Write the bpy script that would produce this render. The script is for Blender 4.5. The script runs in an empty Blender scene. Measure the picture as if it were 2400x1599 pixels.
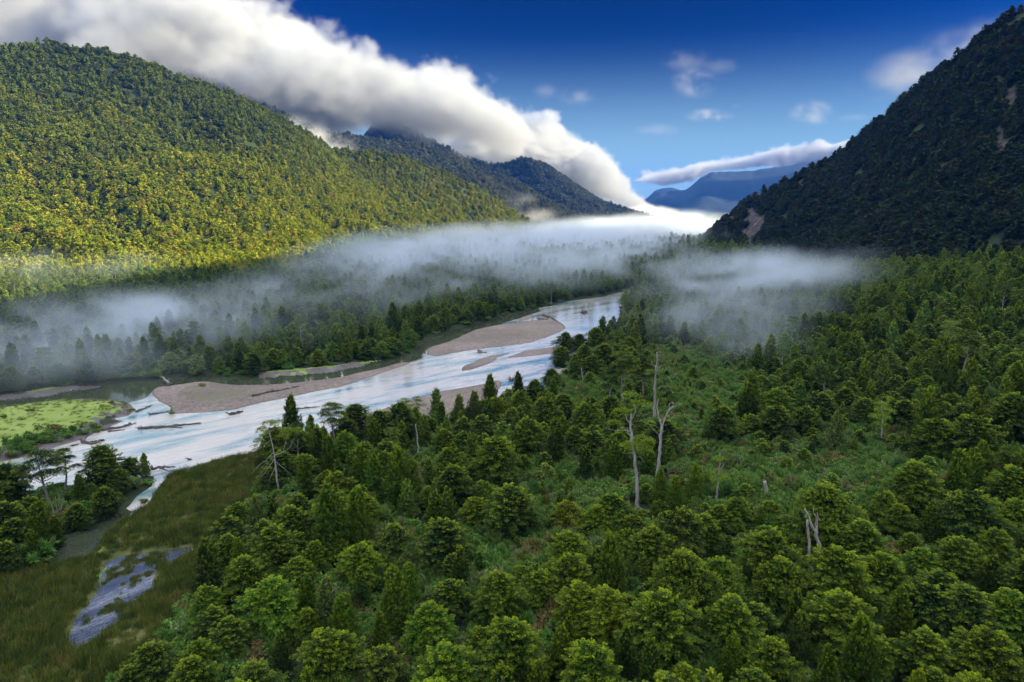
import bpy, math, random
import numpy as np
from mathutils import Vector
R = math.radians
rng = np.random.default_rng(7)
random.seed(7)
scn = bpy.context.scene
COL = scn.collection

# ------------------------------------------------------------------ camera, sky, sun, exposure
W, HH, F = 1024.0, 682.0, 683.0
CAMZ, PITCH = 80.0, R(11.26)
cp, sp = math.cos(PITCH), math.sin(PITCH)
cam = bpy.data.cameras.new('camera'); co = bpy.data.objects.new('camera', cam); COL.objects.link(co)
co.location = (0, 0, CAMZ); co.rotation_euler = (R(90) - PITCH, 0, 0)
cam.sensor_width = 36.0; cam.lens = 36.0 * F / W
cam.clip_start = 1.0; cam.clip_end = 60000.0
scn.camera = co

SUN_EL, SUN_AZ = R(21), R(99)          # azimuth clockwise from +Y
sdir = Vector((math.sin(SUN_AZ) * math.cos(SUN_EL), math.cos(SUN_AZ) * math.cos(SUN_EL), math.sin(SUN_EL)))
sl = bpy.data.lights.new('sun', 'SUN'); sl.energy = 5.0; sl.angle = R(0.5); sl.color = (1.0, 0.84, 0.50)
so = bpy.data.objects.new('sun', sl); COL.objects.link(so)
so.rotation_euler = sdir.to_track_quat('Z', 'Y').to_euler()

SKY_SAT, SKY_GAMMA, FILL_CLOUD_RGB = 1.35, 2.75, (5.5, 5.8, 6.4)
HAZE_D, HAZE_C = 3.6e-5, (0.02, 0.17, 0.75)
SKY_K = (0.0035, 0.0072, 0.0076)
wd = bpy.data.worlds.new('World'); scn.world = wd; wd.use_nodes = True
nt = wd.node_tree; nt.nodes.clear()
wo = nt.nodes.new('ShaderNodeOutputWorld'); bg = nt.nodes.new('ShaderNodeBackground'); sk = nt.nodes.new('ShaderNodeTexSky')
sk.sky_type = 'NISHITA'; sk.sun_disc = False; sk.sun_elevation = SUN_EL; sk.sun_rotation = SUN_AZ
sk.altitude = 300; sk.air_density = 1.0; sk.dust_density = 0.3; sk.ozone_density = 3.0
# broken cloud deck overhead, behind the viewer and over the western range, added as fill light for the shaded valley
def wn(typ, **kw):
    n = nt.nodes.new(typ)
    for k, v in kw.items(): setattr(n, k, v)
    return n
def wmath(op, a, b=None, c=None):
    n = wn('ShaderNodeMath', operation=op)
    for i, v in enumerate((a, b, c)):
        if v is None: continue
        if hasattr(v, 'links'): nt.links.new(v, n.inputs[i])
        else: n.inputs[i].default_value = v
    return n.outputs[0]
def wrange(v, a, b, c=0.0, d=1.0):
    n = wn('ShaderNodeMapRange', interpolation_type='SMOOTHSTEP'); nt.links.new(v, n.inputs[0])
    for i, q in enumerate((a, b, c, d)): n.inputs[i + 1].default_value = q
    return n.outputs[0]
hs = wn('ShaderNodeHueSaturation'); hs.inputs['Saturation'].default_value = SKY_SAT; hs.inputs['Hue'].default_value = 0.495
nt.links.new(sk.outputs[0], hs.inputs['Color'])
g0 = wn('ShaderNodeGamma'); g0.inputs[1].default_value = SKY_GAMMA; nt.links.new(hs.outputs[0], g0.inputs[0])
gm = wn('ShaderNodeVectorMath', operation='MULTIPLY'); gm.inputs[1].default_value = SKY_K; g1 = wn('ShaderNodeVectorMath', operation='MINIMUM'); g1.inputs[1].default_value = (60, 130, 160); nt.links.new(g0.outputs[0], g1.inputs[0]); nt.links.new(g1.outputs[0], gm.inputs[0])
tcw = wn('ShaderNodeTexCoord'); sxyz = wn('ShaderNodeSeparateXYZ'); nt.links.new(tcw.outputs['Generated'], sxyz.inputs[0])
dx, dy, dz = sxyz.outputs[0], sxyz.outputs[1], sxyz.outputs[2]
dd = wmath('ADD', wmath('MAXIMUM', dz, 0.0), 0.12)
cxyz = wn('ShaderNodeCombineXYZ'); nt.links.new(wmath('DIVIDE', dx, dd), cxyz.inputs[0]); nt.links.new(wmath('DIVIDE', dy, dd), cxyz.inputs[1])
cn = wn('ShaderNodeTexNoise'); cn.inputs['Scale'].default_value = 1.3; cn.inputs['Detail'].default_value = 8; cn.inputs['Roughness'].default_value = 0.55
nt.links.new(cxyz.outputs[0], cn.inputs['Vector'])
high = wrange(dz, 0.42, 0.62)
behind = wmath('MULTIPLY', wrange(dy, 0.30, 0.0), wrange(dz, 0.25, 0.5))
west = wrange(wmath('ADD', dx, wmath('MULTIPLY', dz, 0.9)), -0.35, -0.62)
amt = wmath('MAXIMUM', wmath('MAXIMUM', high, behind), west)
cov = wmath('MULTIPLY', wrange(wmath('ADD', wmath('MULTIPLY_ADD', west, 0.14, cn.outputs['Fac']), wmath('MULTIPLY', amt, 0.32)), 0.60, 0.80), amt)
shade = wrange(cn.outputs['Fac'], 0.30, 0.70, 0.55, 1.0)
cc = wn('ShaderNodeVectorMath', operation='SCALE'); cc.inputs[0].default_value = FILL_CLOUD_RGB; nt.links.new(shade, cc.inputs['Scale'])
mxw = wn('ShaderNodeMix', data_type='RGBA'); nt.links.new(cov, mxw.inputs[0]); hz = wn('ShaderNodeMix', data_type='RGBA'); nt.links.new(wmath('MULTIPLY', wmath('POWER', wrange(dz, 0.24, 0.02), 1.3), 0.85), hz.inputs[0]); nt.links.new(gm.outputs[0], hz.inputs[6]); hz.inputs[7].default_value = (0.95, 1.5, 1.95, 1)
nt.links.new(hz.outputs[2], mxw.inputs[6]); nt.links.new(cc.outputs[0], mxw.inputs[7])
nt.links.new(mxw.outputs[2], bg.inputs[0]); nt.links.new(bg.outputs[0], wo.inputs[0])
bg.inputs[1].default_value = 0.15

scn.view_settings.view_transform = 'Standard'; scn.view_settings.look = 'None'
scn.view_settings.exposure = 1.7; scn.view_settings.gamma = 1.0
cy = scn.cycles
cy.use_denoising = True
cy.max_bounces = 8; cy.diffuse_bounces = 3; cy.glossy_bounces = 2; cy.transmission_bounces = 3; cy.volume_bounces = 2; cy.transparent_max_bounces = 64
cy.volume_step_rate = 1.0; cy.volume_max_steps = 512
cy.caustics_reflective = False; cy.caustics_refractive = False

# ------------------------------------------------------------------ picture geometry helpers (used only to survey positions)
def zy(py):                              # height gained per metre of northing along the sight line through row py
    u = (HH / 2 - py)
    return (u * cp - F * sp) / (F * cp + u * sp)
def xy(px, py):
    u = (HH / 2 - py)
    return (px - W / 2) / (F * cp + u * sp)
def at(px, py, Y):                       # point on the sight line at northing Y
    return np.array([xy(px, py) * Y, Y, CAMZ + zy(py) * Y])
def gnd(px, py, z=0.0):
    Y = (z - CAMZ) / zy(py)
    return np.array([xy(px, py) * Y, Y, z])
def proj(X, Y, Z):
    X, Y, Z = np.asarray(X, float), np.asarray(Y, float), np.asarray(Z, float) - CAMZ
    d = np.maximum(Y * cp - Z * sp, 1e-3); u = Y * sp + Z * cp
    return W / 2 + F * X / d, HH / 2 - F * u / d, d

def _hash(ix, iy, seed):
    n = (ix.astype(np.int64) * 374761393 + iy.astype(np.int64) * 668265263 + seed * 144665) & 0x7fffffff
    n = ((n ^ (n >> 13)) * 1274126177) & 0x7fffffff
    return ((n ^ (n >> 16)) & 0xffff) / 65535.0
def vnoise(x, y, seed=0):
    x, y = np.asarray(x, float), np.asarray(y, float)
    ix, iy = np.floor(x), np.floor(y); fx, fy = x - ix, y - iy
    fx, fy = fx * fx * (3 - 2 * fx), fy * fy * (3 - 2 * fy)
    a, b, c, d = _hash(ix, iy, seed), _hash(ix + 1, iy, seed), _hash(ix, iy + 1, seed), _hash(ix + 1, iy + 1, seed)
    return (a * (1 - fx) + b * fx) * (1 - fy) + (c * (1 - fx) + d * fx) * fy
def fbm(x, y, oct=4, seed=0):
    s, a, t = 0, 1.0, 0
    for k in range(oct):
        s = s + a * vnoise(x * 2 ** k, y * 2 ** k, seed + k * 17); t += a; a *= 0.5
    return s / t                          # 0..1

# ------------------------------------------------------------------ bookkeeping
def tag(o, label=None, cat=None, group=None, kind=None):
    if label: o['label'] = label
    if cat: o['category'] = cat
    if group: o['group'] = group
    if kind: o['kind'] = kind
    return o
def empty(name, loc, rz=0.0, scale=(1, 1, 1)):
    o = bpy.data.objects.new(name, None); COL.objects.link(o)
    o.location = loc; o.rotation_euler = (0, 0, rz); o.scale = scale; o.empty_display_size = 1.0
    return o
def mesh_np(name, verts, faces, mat, smooth=False, attrs=None):
    verts = np.asarray(verts, np.float32); faces = np.asarray(faces, np.int32)
    me = bpy.data.meshes.new(name)
    n, k = faces.shape
    me.vertices.add(len(verts)); me.vertices.foreach_set('co', verts.ravel())
    me.loops.add(n * k); me.loops.foreach_set('vertex_index', faces.ravel())
    me.polygons.add(n); me.polygons.foreach_set('loop_start', np.arange(0, n * k, k, dtype=np.int32))
    try: me.polygons.foreach_set('loop_total', np.full(n, k, np.int32))
    except Exception: pass
    if smooth: me.polygons.foreach_set('use_smooth', np.ones(n, bool))
    if attrs:
        for an, (dom, val) in attrs.items():
            a = me.attributes.new(an, 'FLOAT', dom); a.data.foreach_set('value', np.asarray(val, np.float32))
    me.update(calc_edges=True)
    if mat is not None: me.materials.append(mat)
    return me
def obj(name, me, parent=None):
    o = bpy.data.objects.new(name, me); COL.objects.link(o)
    if parent is not None: o.parent = parent
    return o

# ------------------------------------------------------------------ materials
def new_mat(name):
    m = bpy.data.materials.new(name); m.use_nodes = True; t = m.node_tree; t.nodes.clear()
    return m, t, t.nodes.new('ShaderNodeOutputMaterial')
def N(t, typ, **kw):
    n = t.nodes.new(typ)
    for k, v in kw.items():
        if k.startswith('i_'): n.inputs[k[2:].replace('_', ' ')].default_value = v
        else: setattr(n, k, v)
    return n
def ramp(t, stops):
    r = t.nodes.new('ShaderNodeValToRGB'); e = r.color_ramp.elements
    while len(e) < len(stops): e.new(0.5)
    for i, (p, c) in enumerate(stops): e[i].position = p; e[i].color = (*c, 1)
    return r
def mixc(t, fac, a, b, mode='MIX'):
    m = t.nodes.new('ShaderNodeMix'); m.data_type = 'RGBA'; m.blend_type = mode
    for s, v in ((m.inputs[0], fac), (m.inputs[6], a), (m.inputs[7], b)):
        if hasattr(v, 'links'): t.links.new(v, s)
        elif isinstance(v, (int, float)): s.default_value = v
        else: s.default_value = (*v, 1)
    return m.outputs[2]

def leaf_mat(name, mode, stops=None, tip=(0.35, 0.45, 0.010), trans=0.14, var=0.45, patch=None):
    """foliage: a base colour per tree, yellow-green new growth at the tips, doubling as top light painted on the crowns, a little scatter leaf to leaf"""
    m, t, out = new_mat(name)
    oi = t.nodes.new('ShaderNodeObjectInfo')
    if mode == 'object': base = oi.outputs['Color']
    else:
        r = ramp(t, stops); t.links.new(oi.outputs['Random'], r.inputs[0]); base = r.outputs[0]
    if patch:                             # darker green in broad patches and higher up the slope
        ge = N(t, 'ShaderNodeNewGeometry'); sx = N(t, 'ShaderNodeSeparateXYZ'); t.links.new(ge.outputs['Position'], sx.inputs[0])
        pn = N(t, 'ShaderNodeTexNoise', i_Scale=0.0065, i_Detail=4, i_Roughness=0.6); t.links.new(ge.outputs['Position'], pn.inputs['Vector'])
        hm = N(t, 'ShaderNodeMapRange'); hm.inputs[1].default_value = 30; hm.inputs[2].default_value = 330; hm.inputs[3].default_value = -0.28; hm.inputs[4].default_value = 0.42; t.links.new(sx.outputs[2], hm.inputs[0])
        ad = N(t, 'ShaderNodeMath', operation='ADD'); t.links.new(pn.outputs['Fac'], ad.inputs[0]); t.links.new(hm.outputs[0], ad.inputs[1])
        pf = N(t, 'ShaderNodeMapRange'); pf.inputs[1].default_value = 0.38; pf.inputs[2].default_value = 0.78; pf.inputs[4].default_value = 0.85; t.links.new(ad.outputs[0], pf.inputs[0])
        base = mixc(t, pf.outputs[0], base, patch)
    at_ = N(t, 'ShaderNodeAttribute', attribute_name='tint'); ay = N(t, 'ShaderNodeAttribute', attribute_name='young_toplit')
    v = N(t, 'ShaderNodeMapRange'); v.inputs[3].default_value = 1 - var; v.inputs[4].default_value = 1 + var
    t.links.new(at_.outputs['Fac'], v.inputs[0])
    vm = t.nodes.new('ShaderNodeVectorMath'); vm.operation = 'SCALE'
    t.links.new(base, vm.inputs[0]); t.links.new(v.outputs[0], vm.inputs['Scale'])
    yf = N(t, 'ShaderNodeMath', operation='MULTIPLY'); t.links.new(ay.outputs['Fac'], yf.inputs[0]); yf.inputs[1].default_value = 0.8
    c = mixc(t, yf.outputs[0], vm.outputs[0], tip)
    d = N(t, 'ShaderNodeBsdfPrincipled', i_Roughness=0.65); d.inputs['Specular IOR Level'].default_value = 0.10
    tr = N(t, 'ShaderNodeBsdfTranslucent')
    mx = N(t, 'ShaderNodeMixShader'); mx.inputs[0].default_value = trans
    t.links.new(c, d.inputs['Base Color']); t.links.new(c, tr.inputs['Color'])
    t.links.new(d.outputs[0], mx.inputs[1]); t.links.new(tr.outputs[0], mx.inputs[2]); t.links.new(mx.outputs[0], out.inputs[0])
    return m
M = {}
M['leaf'] = leaf_mat('leaf', 'object')
M['leaf_forest'] = leaf_mat('leaf_forest', 'random', [(0.0, (0.022, 0.052, 0.012)), (0.3, (0.038, 0.080, 0.013)), (0.55, (0.060, 0.105, 0.013)), (0.75, (0.095, 0.135, 0.015)), (0.88, (0.075, 0.165, 0.03)), (1.0, (0.14, 0.19, 0.04))])
M['leaf_shrub'] = leaf_mat('leaf_shrub', 'random', [(0.0, (0.04, 0.105, 0.016)), (0.3, (0.07, 0.20, 0.024)), (0.5, (0.11, 0.19, 0.035)), (0.7, (0.15, 0.26, 0.04)), (0.82, (0.21, 0.28, 0.12)), (0.92, (0.15, 0.10, 0.05)), (1.0, (0.26, 0.17, 0.07))], tip=(0.14, 0.22, 0.05))

def simple_mat(name, stops, scale=1.0, rough=0.85, bump=0.3, detail=6, coord='Object', stretch=(1, 1, 1), spec=0.3, dist=0.1):
    m, t, out = new_mat(name)
    tc = t.nodes.new('ShaderNodeTexCoord'); mp = t.nodes.new('ShaderNodeMapping'); mp.inputs['Scale'].default_value = stretch
    t.links.new(tc.outputs[coord], mp.inputs[0])
    n = N(t, 'ShaderNodeTexNoise', i_Scale=scale, i_Detail=detail, i_Roughness=0.65); t.links.new(mp.outputs[0], n.inputs['Vector'])
    r = ramp(t, stops); t.links.new(n.outputs['Fac'], r.inputs[0])
    b = N(t, 'ShaderNodeBsdfPrincipled', i_Roughness=rough); b.inputs['Specular IOR Level'].default_value = spec
    t.links.new(r.outputs[0], b.inputs['Base Color'])
    bp = N(t, 'ShaderNodeBump', i_Strength=bump, i_Distance=dist); t.links.new(n.outputs['Fac'], bp.inputs['Height']); t.links.new(bp.outputs[0], b.inputs['Normal'])
    t.links.new(b.outputs[0], out.inputs[0])
    return m
M['bark'] = simple_mat('bark', [(0.3, (0.035, 0.028, 0.022)), (0.7, (0.11, 0.09, 0.075))], 3.0, stretch=(1, 1, 0.25))
M['pale_bark'] = simple_mat('pale_bark', [(0.3, (0.14, 0.13, 0.12)), (0.5, (0.27, 0.25, 0.235)), (0.75, (0.42, 0.39, 0.37))], 2.2, stretch=(1, 1, 0.2), bump=0.6)
M['grey_bark'] = simple_mat('grey_bark', [(0.3, (0.10, 0.085, 0.08)), (0.55, (0.25, 0.22, 0.20)), (0.8, (0.42, 0.38, 0.34))], 2.2, stretch=(1, 1, 0.2), bump=0.6)
M['driftwood'] = simple_mat('driftwood', [(0.3, (0.035, 0.03, 0.028)), (0.7, (0.13, 0.11, 0.10))], 1.5, bump=0.5)
M['forest_floor'] = simple_mat('forest_floor', [(0.3, (0.010, 0.016, 0.005)), (0.6, (0.022, 0.034, 0.009)), (0.8, (0.04, 0.044, 0.015))], 0.35, bump=0.8, dist=0.5)
M['marsh'] = simple_mat('marsh', [(0.25, (0.028, 0.045, 0.010)), (0.45, (0.058, 0.075, 0.015)), (0.6, (0.105, 0.105, 0.026)), (0.8, (0.14, 0.115, 0.04))], 0.16, bump=0.8, detail=10, dist=0.5)
M['meadow'] = simple_mat('meadow', [(0.25, (0.09, 0.13, 0.02)), (0.45, (0.17, 0.24, 0.04)), (0.75, (0.25, 0.31, 0.08))], 0.12, bump=0.8, detail=10, dist=0.4)
M['brush'] = simple_mat('brush', [(0.25, (0.06, 0.06, 0.02)), (0.5, (0.13, 0.11, 0.035)), (0.8, (0.17, 0.16, 0.05))], 0.25, bump=0.9, detail=10, dist=0.6)
M['mud'] = simple_mat('mud', [(0.3, (0.055, 0.048, 0.045)), (0.7, (0.15, 0.13, 0.125))], 0.15, bump=0.4, detail=8, rough=0.6)
M['algae'] = simple_mat('algae', [(0.3, (0.07, 0.12, 0.03)), (0.7, (0.16, 0.26, 0.05))], 0.3, bump=0.4, detail=8)
M['bed'] = simple_mat('bed', [(0.3, (0.05, 0.06, 0.045)), (0.7, (0.13, 0.14, 0.11))], 0.2, bump=0.3)
M['mountain'] = simple_mat('mountain', [(0.35, (0.010, 0.018, 0.005)), (0.6, (0.022, 0.036, 0.008)), (0.75, (0.045, 0.05, 0.014))], 0.02, bump=0.6, detail=10, dist=4.0)
M['far_mountain'] = simple_mat('far_mountain', [(0.35, (0.003, 0.010, 0.014)), (0.7, (0.006, 0.018, 0.024))], 0.002, bump=0.6, detail=12, dist=40.0)  # bluish dark base: some distance haze and shade put into the colour
M['cliff'] = simple_mat('cliff', [(0.35, (0.018, 0.017, 0.016)), (0.55, (0.05, 0.043, 0.041)), (0.78, (0.18, 0.15, 0.145))], 0.11, bump=0.9, detail=10, stretch=(1, 1, 0.35), dist=1.0)

def gravel_mat(name, veg):
    m, t, out = new_mat(name)
    tc = t.nodes.new('ShaderNodeTexCoord')
    n1 = N(t, 'ShaderNodeTexNoise', i_Scale=0.035, i_Detail=5); n2 = N(t, 'ShaderNodeTexNoise', i_Scale=2.2, i_Detail=4, i_Roughness=0.8); vo = N(t, 'ShaderNodeTexVoronoi', i_Scale=1.6)
    for n in (n1, n2, vo): t.links.new(tc.outputs['Object'], n.inputs['Vector'])
    r1 = ramp(t, [(0.3, (0.165, 0.130, 0.108)), (0.7, (0.275, 0.225, 0.190))]); t.links.new(n1.outputs['Fac'], r1.inputs[0])
    r2 = ramp(t, [(0.35, (0.35, 0.35, 0.35)), (0.7, (1.6, 1.55, 1.5))]); t.links.new(n2.outputs['Fac'], r2.inputs[0])
    c = mixc(t, 1.0, r1.outputs[0], r2.outputs[0], 'MULTIPLY')
    r3 = ramp(t, [(0.2, (1, 1, 1)), (0.6, (0.75, 0.75, 0.78))]); t.links.new(vo.outputs['Color'], r3.inputs[0]); c = mixc(t, 1.0, c, r3.outputs[0], 'MULTIPLY')
    n4 = N(t, 'ShaderNodeTexNoise', i_Scale=0.45, i_Detail=6, i_Roughness=0.7); t.links.new(tc.outputs['Object'], n4.inputs['Vector'])
    r4 = ramp(t, [(0.34, (0.62, 0.60, 0.60)), (0.52, (1, 1, 1)), (0.7, (1.28, 1.24, 1.2))]); t.links.new(n4.outputs['Fac'], r4.inputs[0]); c = mixc(t, 1.0, c, r4.outputs[0], 'MULTIPLY')
    av = N(t, 'ShaderNodeAttribute', attribute_name='inland')
    n3 = N(t, 'ShaderNodeTexNoise', i_Scale=0.22, i_Detail=8, i_Roughness=0.75); t.links.new(tc.outputs['Object'], n3.inputs['Vector'])
    ad = N(t, 'ShaderNodeMath', operation='MULTIPLY_ADD'); t.links.new(av.outputs['Fac'], ad.inputs[0]); ad.inputs[1].default_value = 0.42; t.links.new(n3.outputs['Fac'], ad.inputs[2])
    st = N(t, 'ShaderNodeMapRange'); st.inputs[1].default_value = 0.84; st.inputs[2].default_value = 0.98; t.links.new(ad.outputs[0], st.inputs[0])
    vf = N(t, 'ShaderNodeMath', operation='MULTIPLY'); t.links.new(st.outputs[0], vf.inputs[0]); vf.inputs[1].default_value = veg
    c = mixc(t, vf.outputs[0], c, (0.11, 0.11, 0.055))
    wet = N(t, 'ShaderNodeMapRange'); wet.inputs[1].default_value = 0.0; wet.inputs[2].default_value = 0.10; wet.inputs[3].default_value = 0.45; wet.inputs[4].default_value = 1.0
    t.links.new(av.outputs['Fac'], wet.inputs[0])
    vm = t.nodes.new('ShaderNodeVectorMath'); vm.operation = 'SCALE'; t.links.new(c, vm.inputs[0]); t.links.new(wet.outputs[0], vm.inputs['Scale'])
    b = N(t, 'ShaderNodeBsdfPrincipled', i_Roughness=0.8); t.links.new(vm.outputs[0], b.inputs['Base Color'])
    bp = N(t, 'ShaderNodeBump', i_Strength=0.7, i_Distance=0.2); t.links.new(n2.outputs['Fac'], bp.inputs['Height']); t.links.new(bp.outputs[0], b.inputs['Normal'])
    t.links.new(b.outputs[0], out.inputs[0])
    return m
M['gravel'] = gravel_mat('gravel', 0.15); M['gravel_veg'] = gravel_mat('gravel_veg', 0.9)

def water_mat(name, refl, base, sc, bump, rough, ang, dist=0.25, weed=0.0):
    m, t, out = new_mat(name)
    tc = t.nodes.new('ShaderNodeTexCoord'); m0 = t.nodes.new('ShaderNodeMapping'); m0.inputs['Rotation'].default_value = (0, 0, ang); mp = t.nodes.new('ShaderNodeMapping'); mp.inputs['Scale'].default_value = (0.22, 1.0, 1.0)
    t.links.new(tc.outputs['Object'], m0.inputs[0]); t.links.new(m0.outputs[0], mp.inputs[0])
    n1 = N(t, 'ShaderNodeTexNoise', i_Scale=sc, i_Detail=5, i_Roughness=0.6); n2 = N(t, 'ShaderNodeTexNoise', i_Scale=sc * 0.12, i_Detail=3)
    n1.inputs['Distortion'].default_value = 0.6
    for n in (n1, n2): t.links.new(mp.outputs[0], n.inputs['Vector'])
    pr = ramp(t, [(0.40, (0.45, 0.45, 0.45)), (0.62, (1, 1, 1))]); t.links.new(n2.outputs['Fac'], pr.inputs[0])
    hm = N(t, 'ShaderNodeMath', operation='MULTIPLY'); t.links.new(n1.outputs['Fac'], hm.inputs[0]); t.links.new(pr.outputs[0], hm.inputs[1])
    bp = N(t, 'ShaderNodeBump', i_Strength=bump, i_Distance=dist); t.links.new(hm.outputs[0], bp.inputs['Height'])
    d = N(t, 'ShaderNodeBsdfDiffuse'); g = N(t, 'ShaderNodeBsdfGlossy', i_Roughness=rough); g.inputs['Color'].default_value = (0.95, 0.97, 1, 1)
    rb = ramp(t, [(0.34, base[0]), (0.54, base[1])]); t.links.new(n2.outputs['Fac'], rb.inputs[0]); t.links.new(rb.outputs[0], d.inputs[0])
    t.links.new(bp.outputs[0], g.inputs['Normal']); t.links.new(bp.outputs[0], d.inputs['Normal'])
    fr = N(t, 'ShaderNodeLayerWeight'); fr.inputs['Blend'].default_value = refl; t.links.new(bp.outputs[0], fr.inputs['Normal'])
    mx = N(t, 'ShaderNodeMixShader'); t.links.new(fr.outputs['Facing'], mx.inputs[0]); t.links.new(d.outputs[0], mx.inputs[1]); t.links.new(g.outputs[0], mx.inputs[2])
    t.links.new(mx.outputs[0], out.inputs[0])
    return m
M['water'] = water_mat('water', 0.42, ((0.12, 0.36, 0.42), (0.88, 0.82, 0.74)), 1.0, 0.50, 0.12, R(-41))  # pale streaks: foam plus cloud reflection painted into the base colour
M['pond'] = water_mat('pond', 0.25, ((0.04, 0.055, 0.03), (0.07, 0.085, 0.05)), 0.5, 0.15, 0.04, R(-50))
M['shallow'] = water_mat('shallow', 0.5, ((0.07, 0.08, 0.085), (0.13, 0.145, 0.15)), 1.5, 0.22, 0.08, R(-50))

# ------------------------------------------------------------------ survey of the shores (picture rows and columns -> metres on the valley floor)
WATER = [(602,297),(570,301),(543,307),(511,315),(484,322),(454,330),(429,339),(417,349),(411,355),(384,362.5),(365,366),(341,371.5),(300,376.5),(262,379),(243,378),(204,376.5),(175,379),(143,381.5),(103,385),(102,387.5),(76,391.5),(38,397.5),(0,401.5),(-60,406),(-120,408),(-120,413),(-60,410),(0,407.5),(33,402.7),(67,398.6),(95,398.4),(124,401.7),(133,404.6),(136,410),(127,416),(112,419),(125,421),(103,429),(95,433),(86,438),(51,448.4),(31,455),(0,462.5),(-80,482),(-200,510),(-200,545),(-80,512),(0,497),(50,490),(100,486),(128,481),(146,475),(155,476),(152,486),(137,496),(131,505),(122,512),(108,517),(80,527),(62,534),(52,552),(62,562),(86,556),(96,545),(115,526),(126,518),(138,511),(150,500),(156,490),(162,483),(167,476),(179,471),(214,462.7),(233,459),(251,455),(262,451),(300,443),(340,436),(380,428),(440,420),(500,404),(530,396),(550,387),(566,374),(574,360),(588,345),(610,332),(622,320),(618,307),(640,297),(690,290),(690,284),(640,288)]
LAKE = [(111,561),(130,555),(187,549),(189,553),(174,561),(154,570),(150,587),(126,609),(104,631),(88,642),(74,648),(72,640),(77,622),(94,600),(104,579)]
BARS = [
 [(427,354),(428.4,350),(432,346),(448,341.4),(460,337),(474,330),(494,325.5),(524,321.5),(552.5,318.5),(558.5,321),(566.4,328),(553.5,335),(531.5,342.4),(494,347.4),(464,351),(436,356.4)],
 [(462,371),(464,367),(479,359),(494,355.4),(518.6,351),(496,358.2),(503,359),(523.6,350.6),(558.5,346.4),(572,347),(565,352),(529.5,356.4),(498.6,359),(484,365.4),(469,370)],
 [(152.3,390.3),(153.2,396),(169,407.5),(170,414),(204,412.7),(233,409.4),(261,402.7),(290,396.5),(318.5,391),(341,386.5),(384,372.3),(411,362.4),(404,362),(384,366.9),(341,377),(318.5,379.8),(290,383),(266,385),(237.5,384.6),(221.3,383),(207,381.3),(194.7,381.7),(181.3,384),(156.6,387)],
 [(375,412),(413,398),(444,391),(483,384),(497.6,380),(502.6,382),(500,388),(496,396),(470,412),(420,428),(370,432),(350,424)],
 [(535,318.6),(548,314.8),(556,316),(545,319)], [(518,319.3),(528,316.3),(534,317),(524,320)],
]
MEADOW = [[(-90,416),(0,410),(33,405),(67,401),(95,400.5),(122,402.8),(132,405),(135,410),(124,415.5),(108,418),(100,424),(94,430),(86,431),(47,438),(19,443.7),(0,451),(-90,470)],
          [(-60,398),(0,398),(38,392),(76,388.5),(101,386.6),(76,391),(38,397),(0,400.8),(-60,405)],
          [(258,378.5),(262,374.5),(300,371),(341,367),(370,362.5),(384,361),(365,365.5),(341,370.8),(300,376)]]
BRUSH = [[(-90,409.5),(0,408.5),(33,403.5),(67,400),(95,399.4),(124,402.5),(132,404.5),(95,405),(50,410),(20,416),(0,420),(-90,424)]]
MARSH = [[(180,471.5),(214,463),(251,455.5),(275,449),(268,480),(245,520),(218,545),(203,575),(186,612),(150,655),(112,700),(40,800),(-400,900),(-400,600),(0,572),(60,566),(90,557),(120,524),(150,503),(162,485)]]
ALGAE = [[(87,556),(96,548),(126,522),(152,500),(158,500),(132,524),(104,553),(95,559)], [(98,575),(112,563),(135,555),(160,552),(130,560),(118,570),(100,590)]]
CLEAR = [[(440,560),(470,612),(560,616),(600,580),(628,562),(625,490),(590,460),(545,465),(500,500),(455,530)],
         [(640,345),(700,358),(765,385),(735,430),(760,452),(860,438),(950,455),(965,500),(900,535),(800,540),(730,528),(690,505),(660,450),(640,400)],
         [(545,352),(620,352),(640,400),(600,428),(556,412)], [(385,520),(435,540),(445,610),(405,590),(375,550)], [(600,600),(700,600),(720,650),(640,660)]]
def wpoly(P): return np.array([gnd(a, b)[:2] for a, b in P])
def inside(poly, x, y):
    r = np.zeros(x.shape, bool); n = len(poly); j = n - 1
    for i in range(n):
        xi, yi = poly[i]; xj, yj = poly[j]
        if yi != yj:
            c = ((yi > y) != (yj > y)) & (x < (xj - xi) * (y - yi) / (yj - yi) + xi); r ^= c
        j = i
    return r
def edge_dist(poly, x, y):
    d = np.full(x.shape, 1e9); n = len(poly); j = n - 1
    for i in range(n):
        a, b = poly[j], poly[i]; e = b - a; L = max((e * e).sum(), 1e-9)
        t = np.clip(((x - a[0]) * e[0] + (y - a[1]) * e[1]) / L, 0, 1)
        d = np.minimum(d, np.hypot(x - a[0] - t * e[0], y - a[1] - t * e[1])); j = i
    return d
def sdist(poly, x, y):
    return np.where(inside(poly, x, y), -1.0, 1.0) * edge_dist(poly, x, y)
wWATER, wLAKE = wpoly(WATER), wpoly(LAKE)
wBARS = [wpoly(b) for b in BARS]; wMEAD = [wpoly(b) for b in MEADOW]; wBRUSH = [wpoly(b) for b in BRUSH]
wMARSH = [wpoly(b) for b in MARSH]; wALG = [wpoly(b) for b in ALGAE]; wCLEAR = [wpoly(b) for b in CLEAR]

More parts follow.
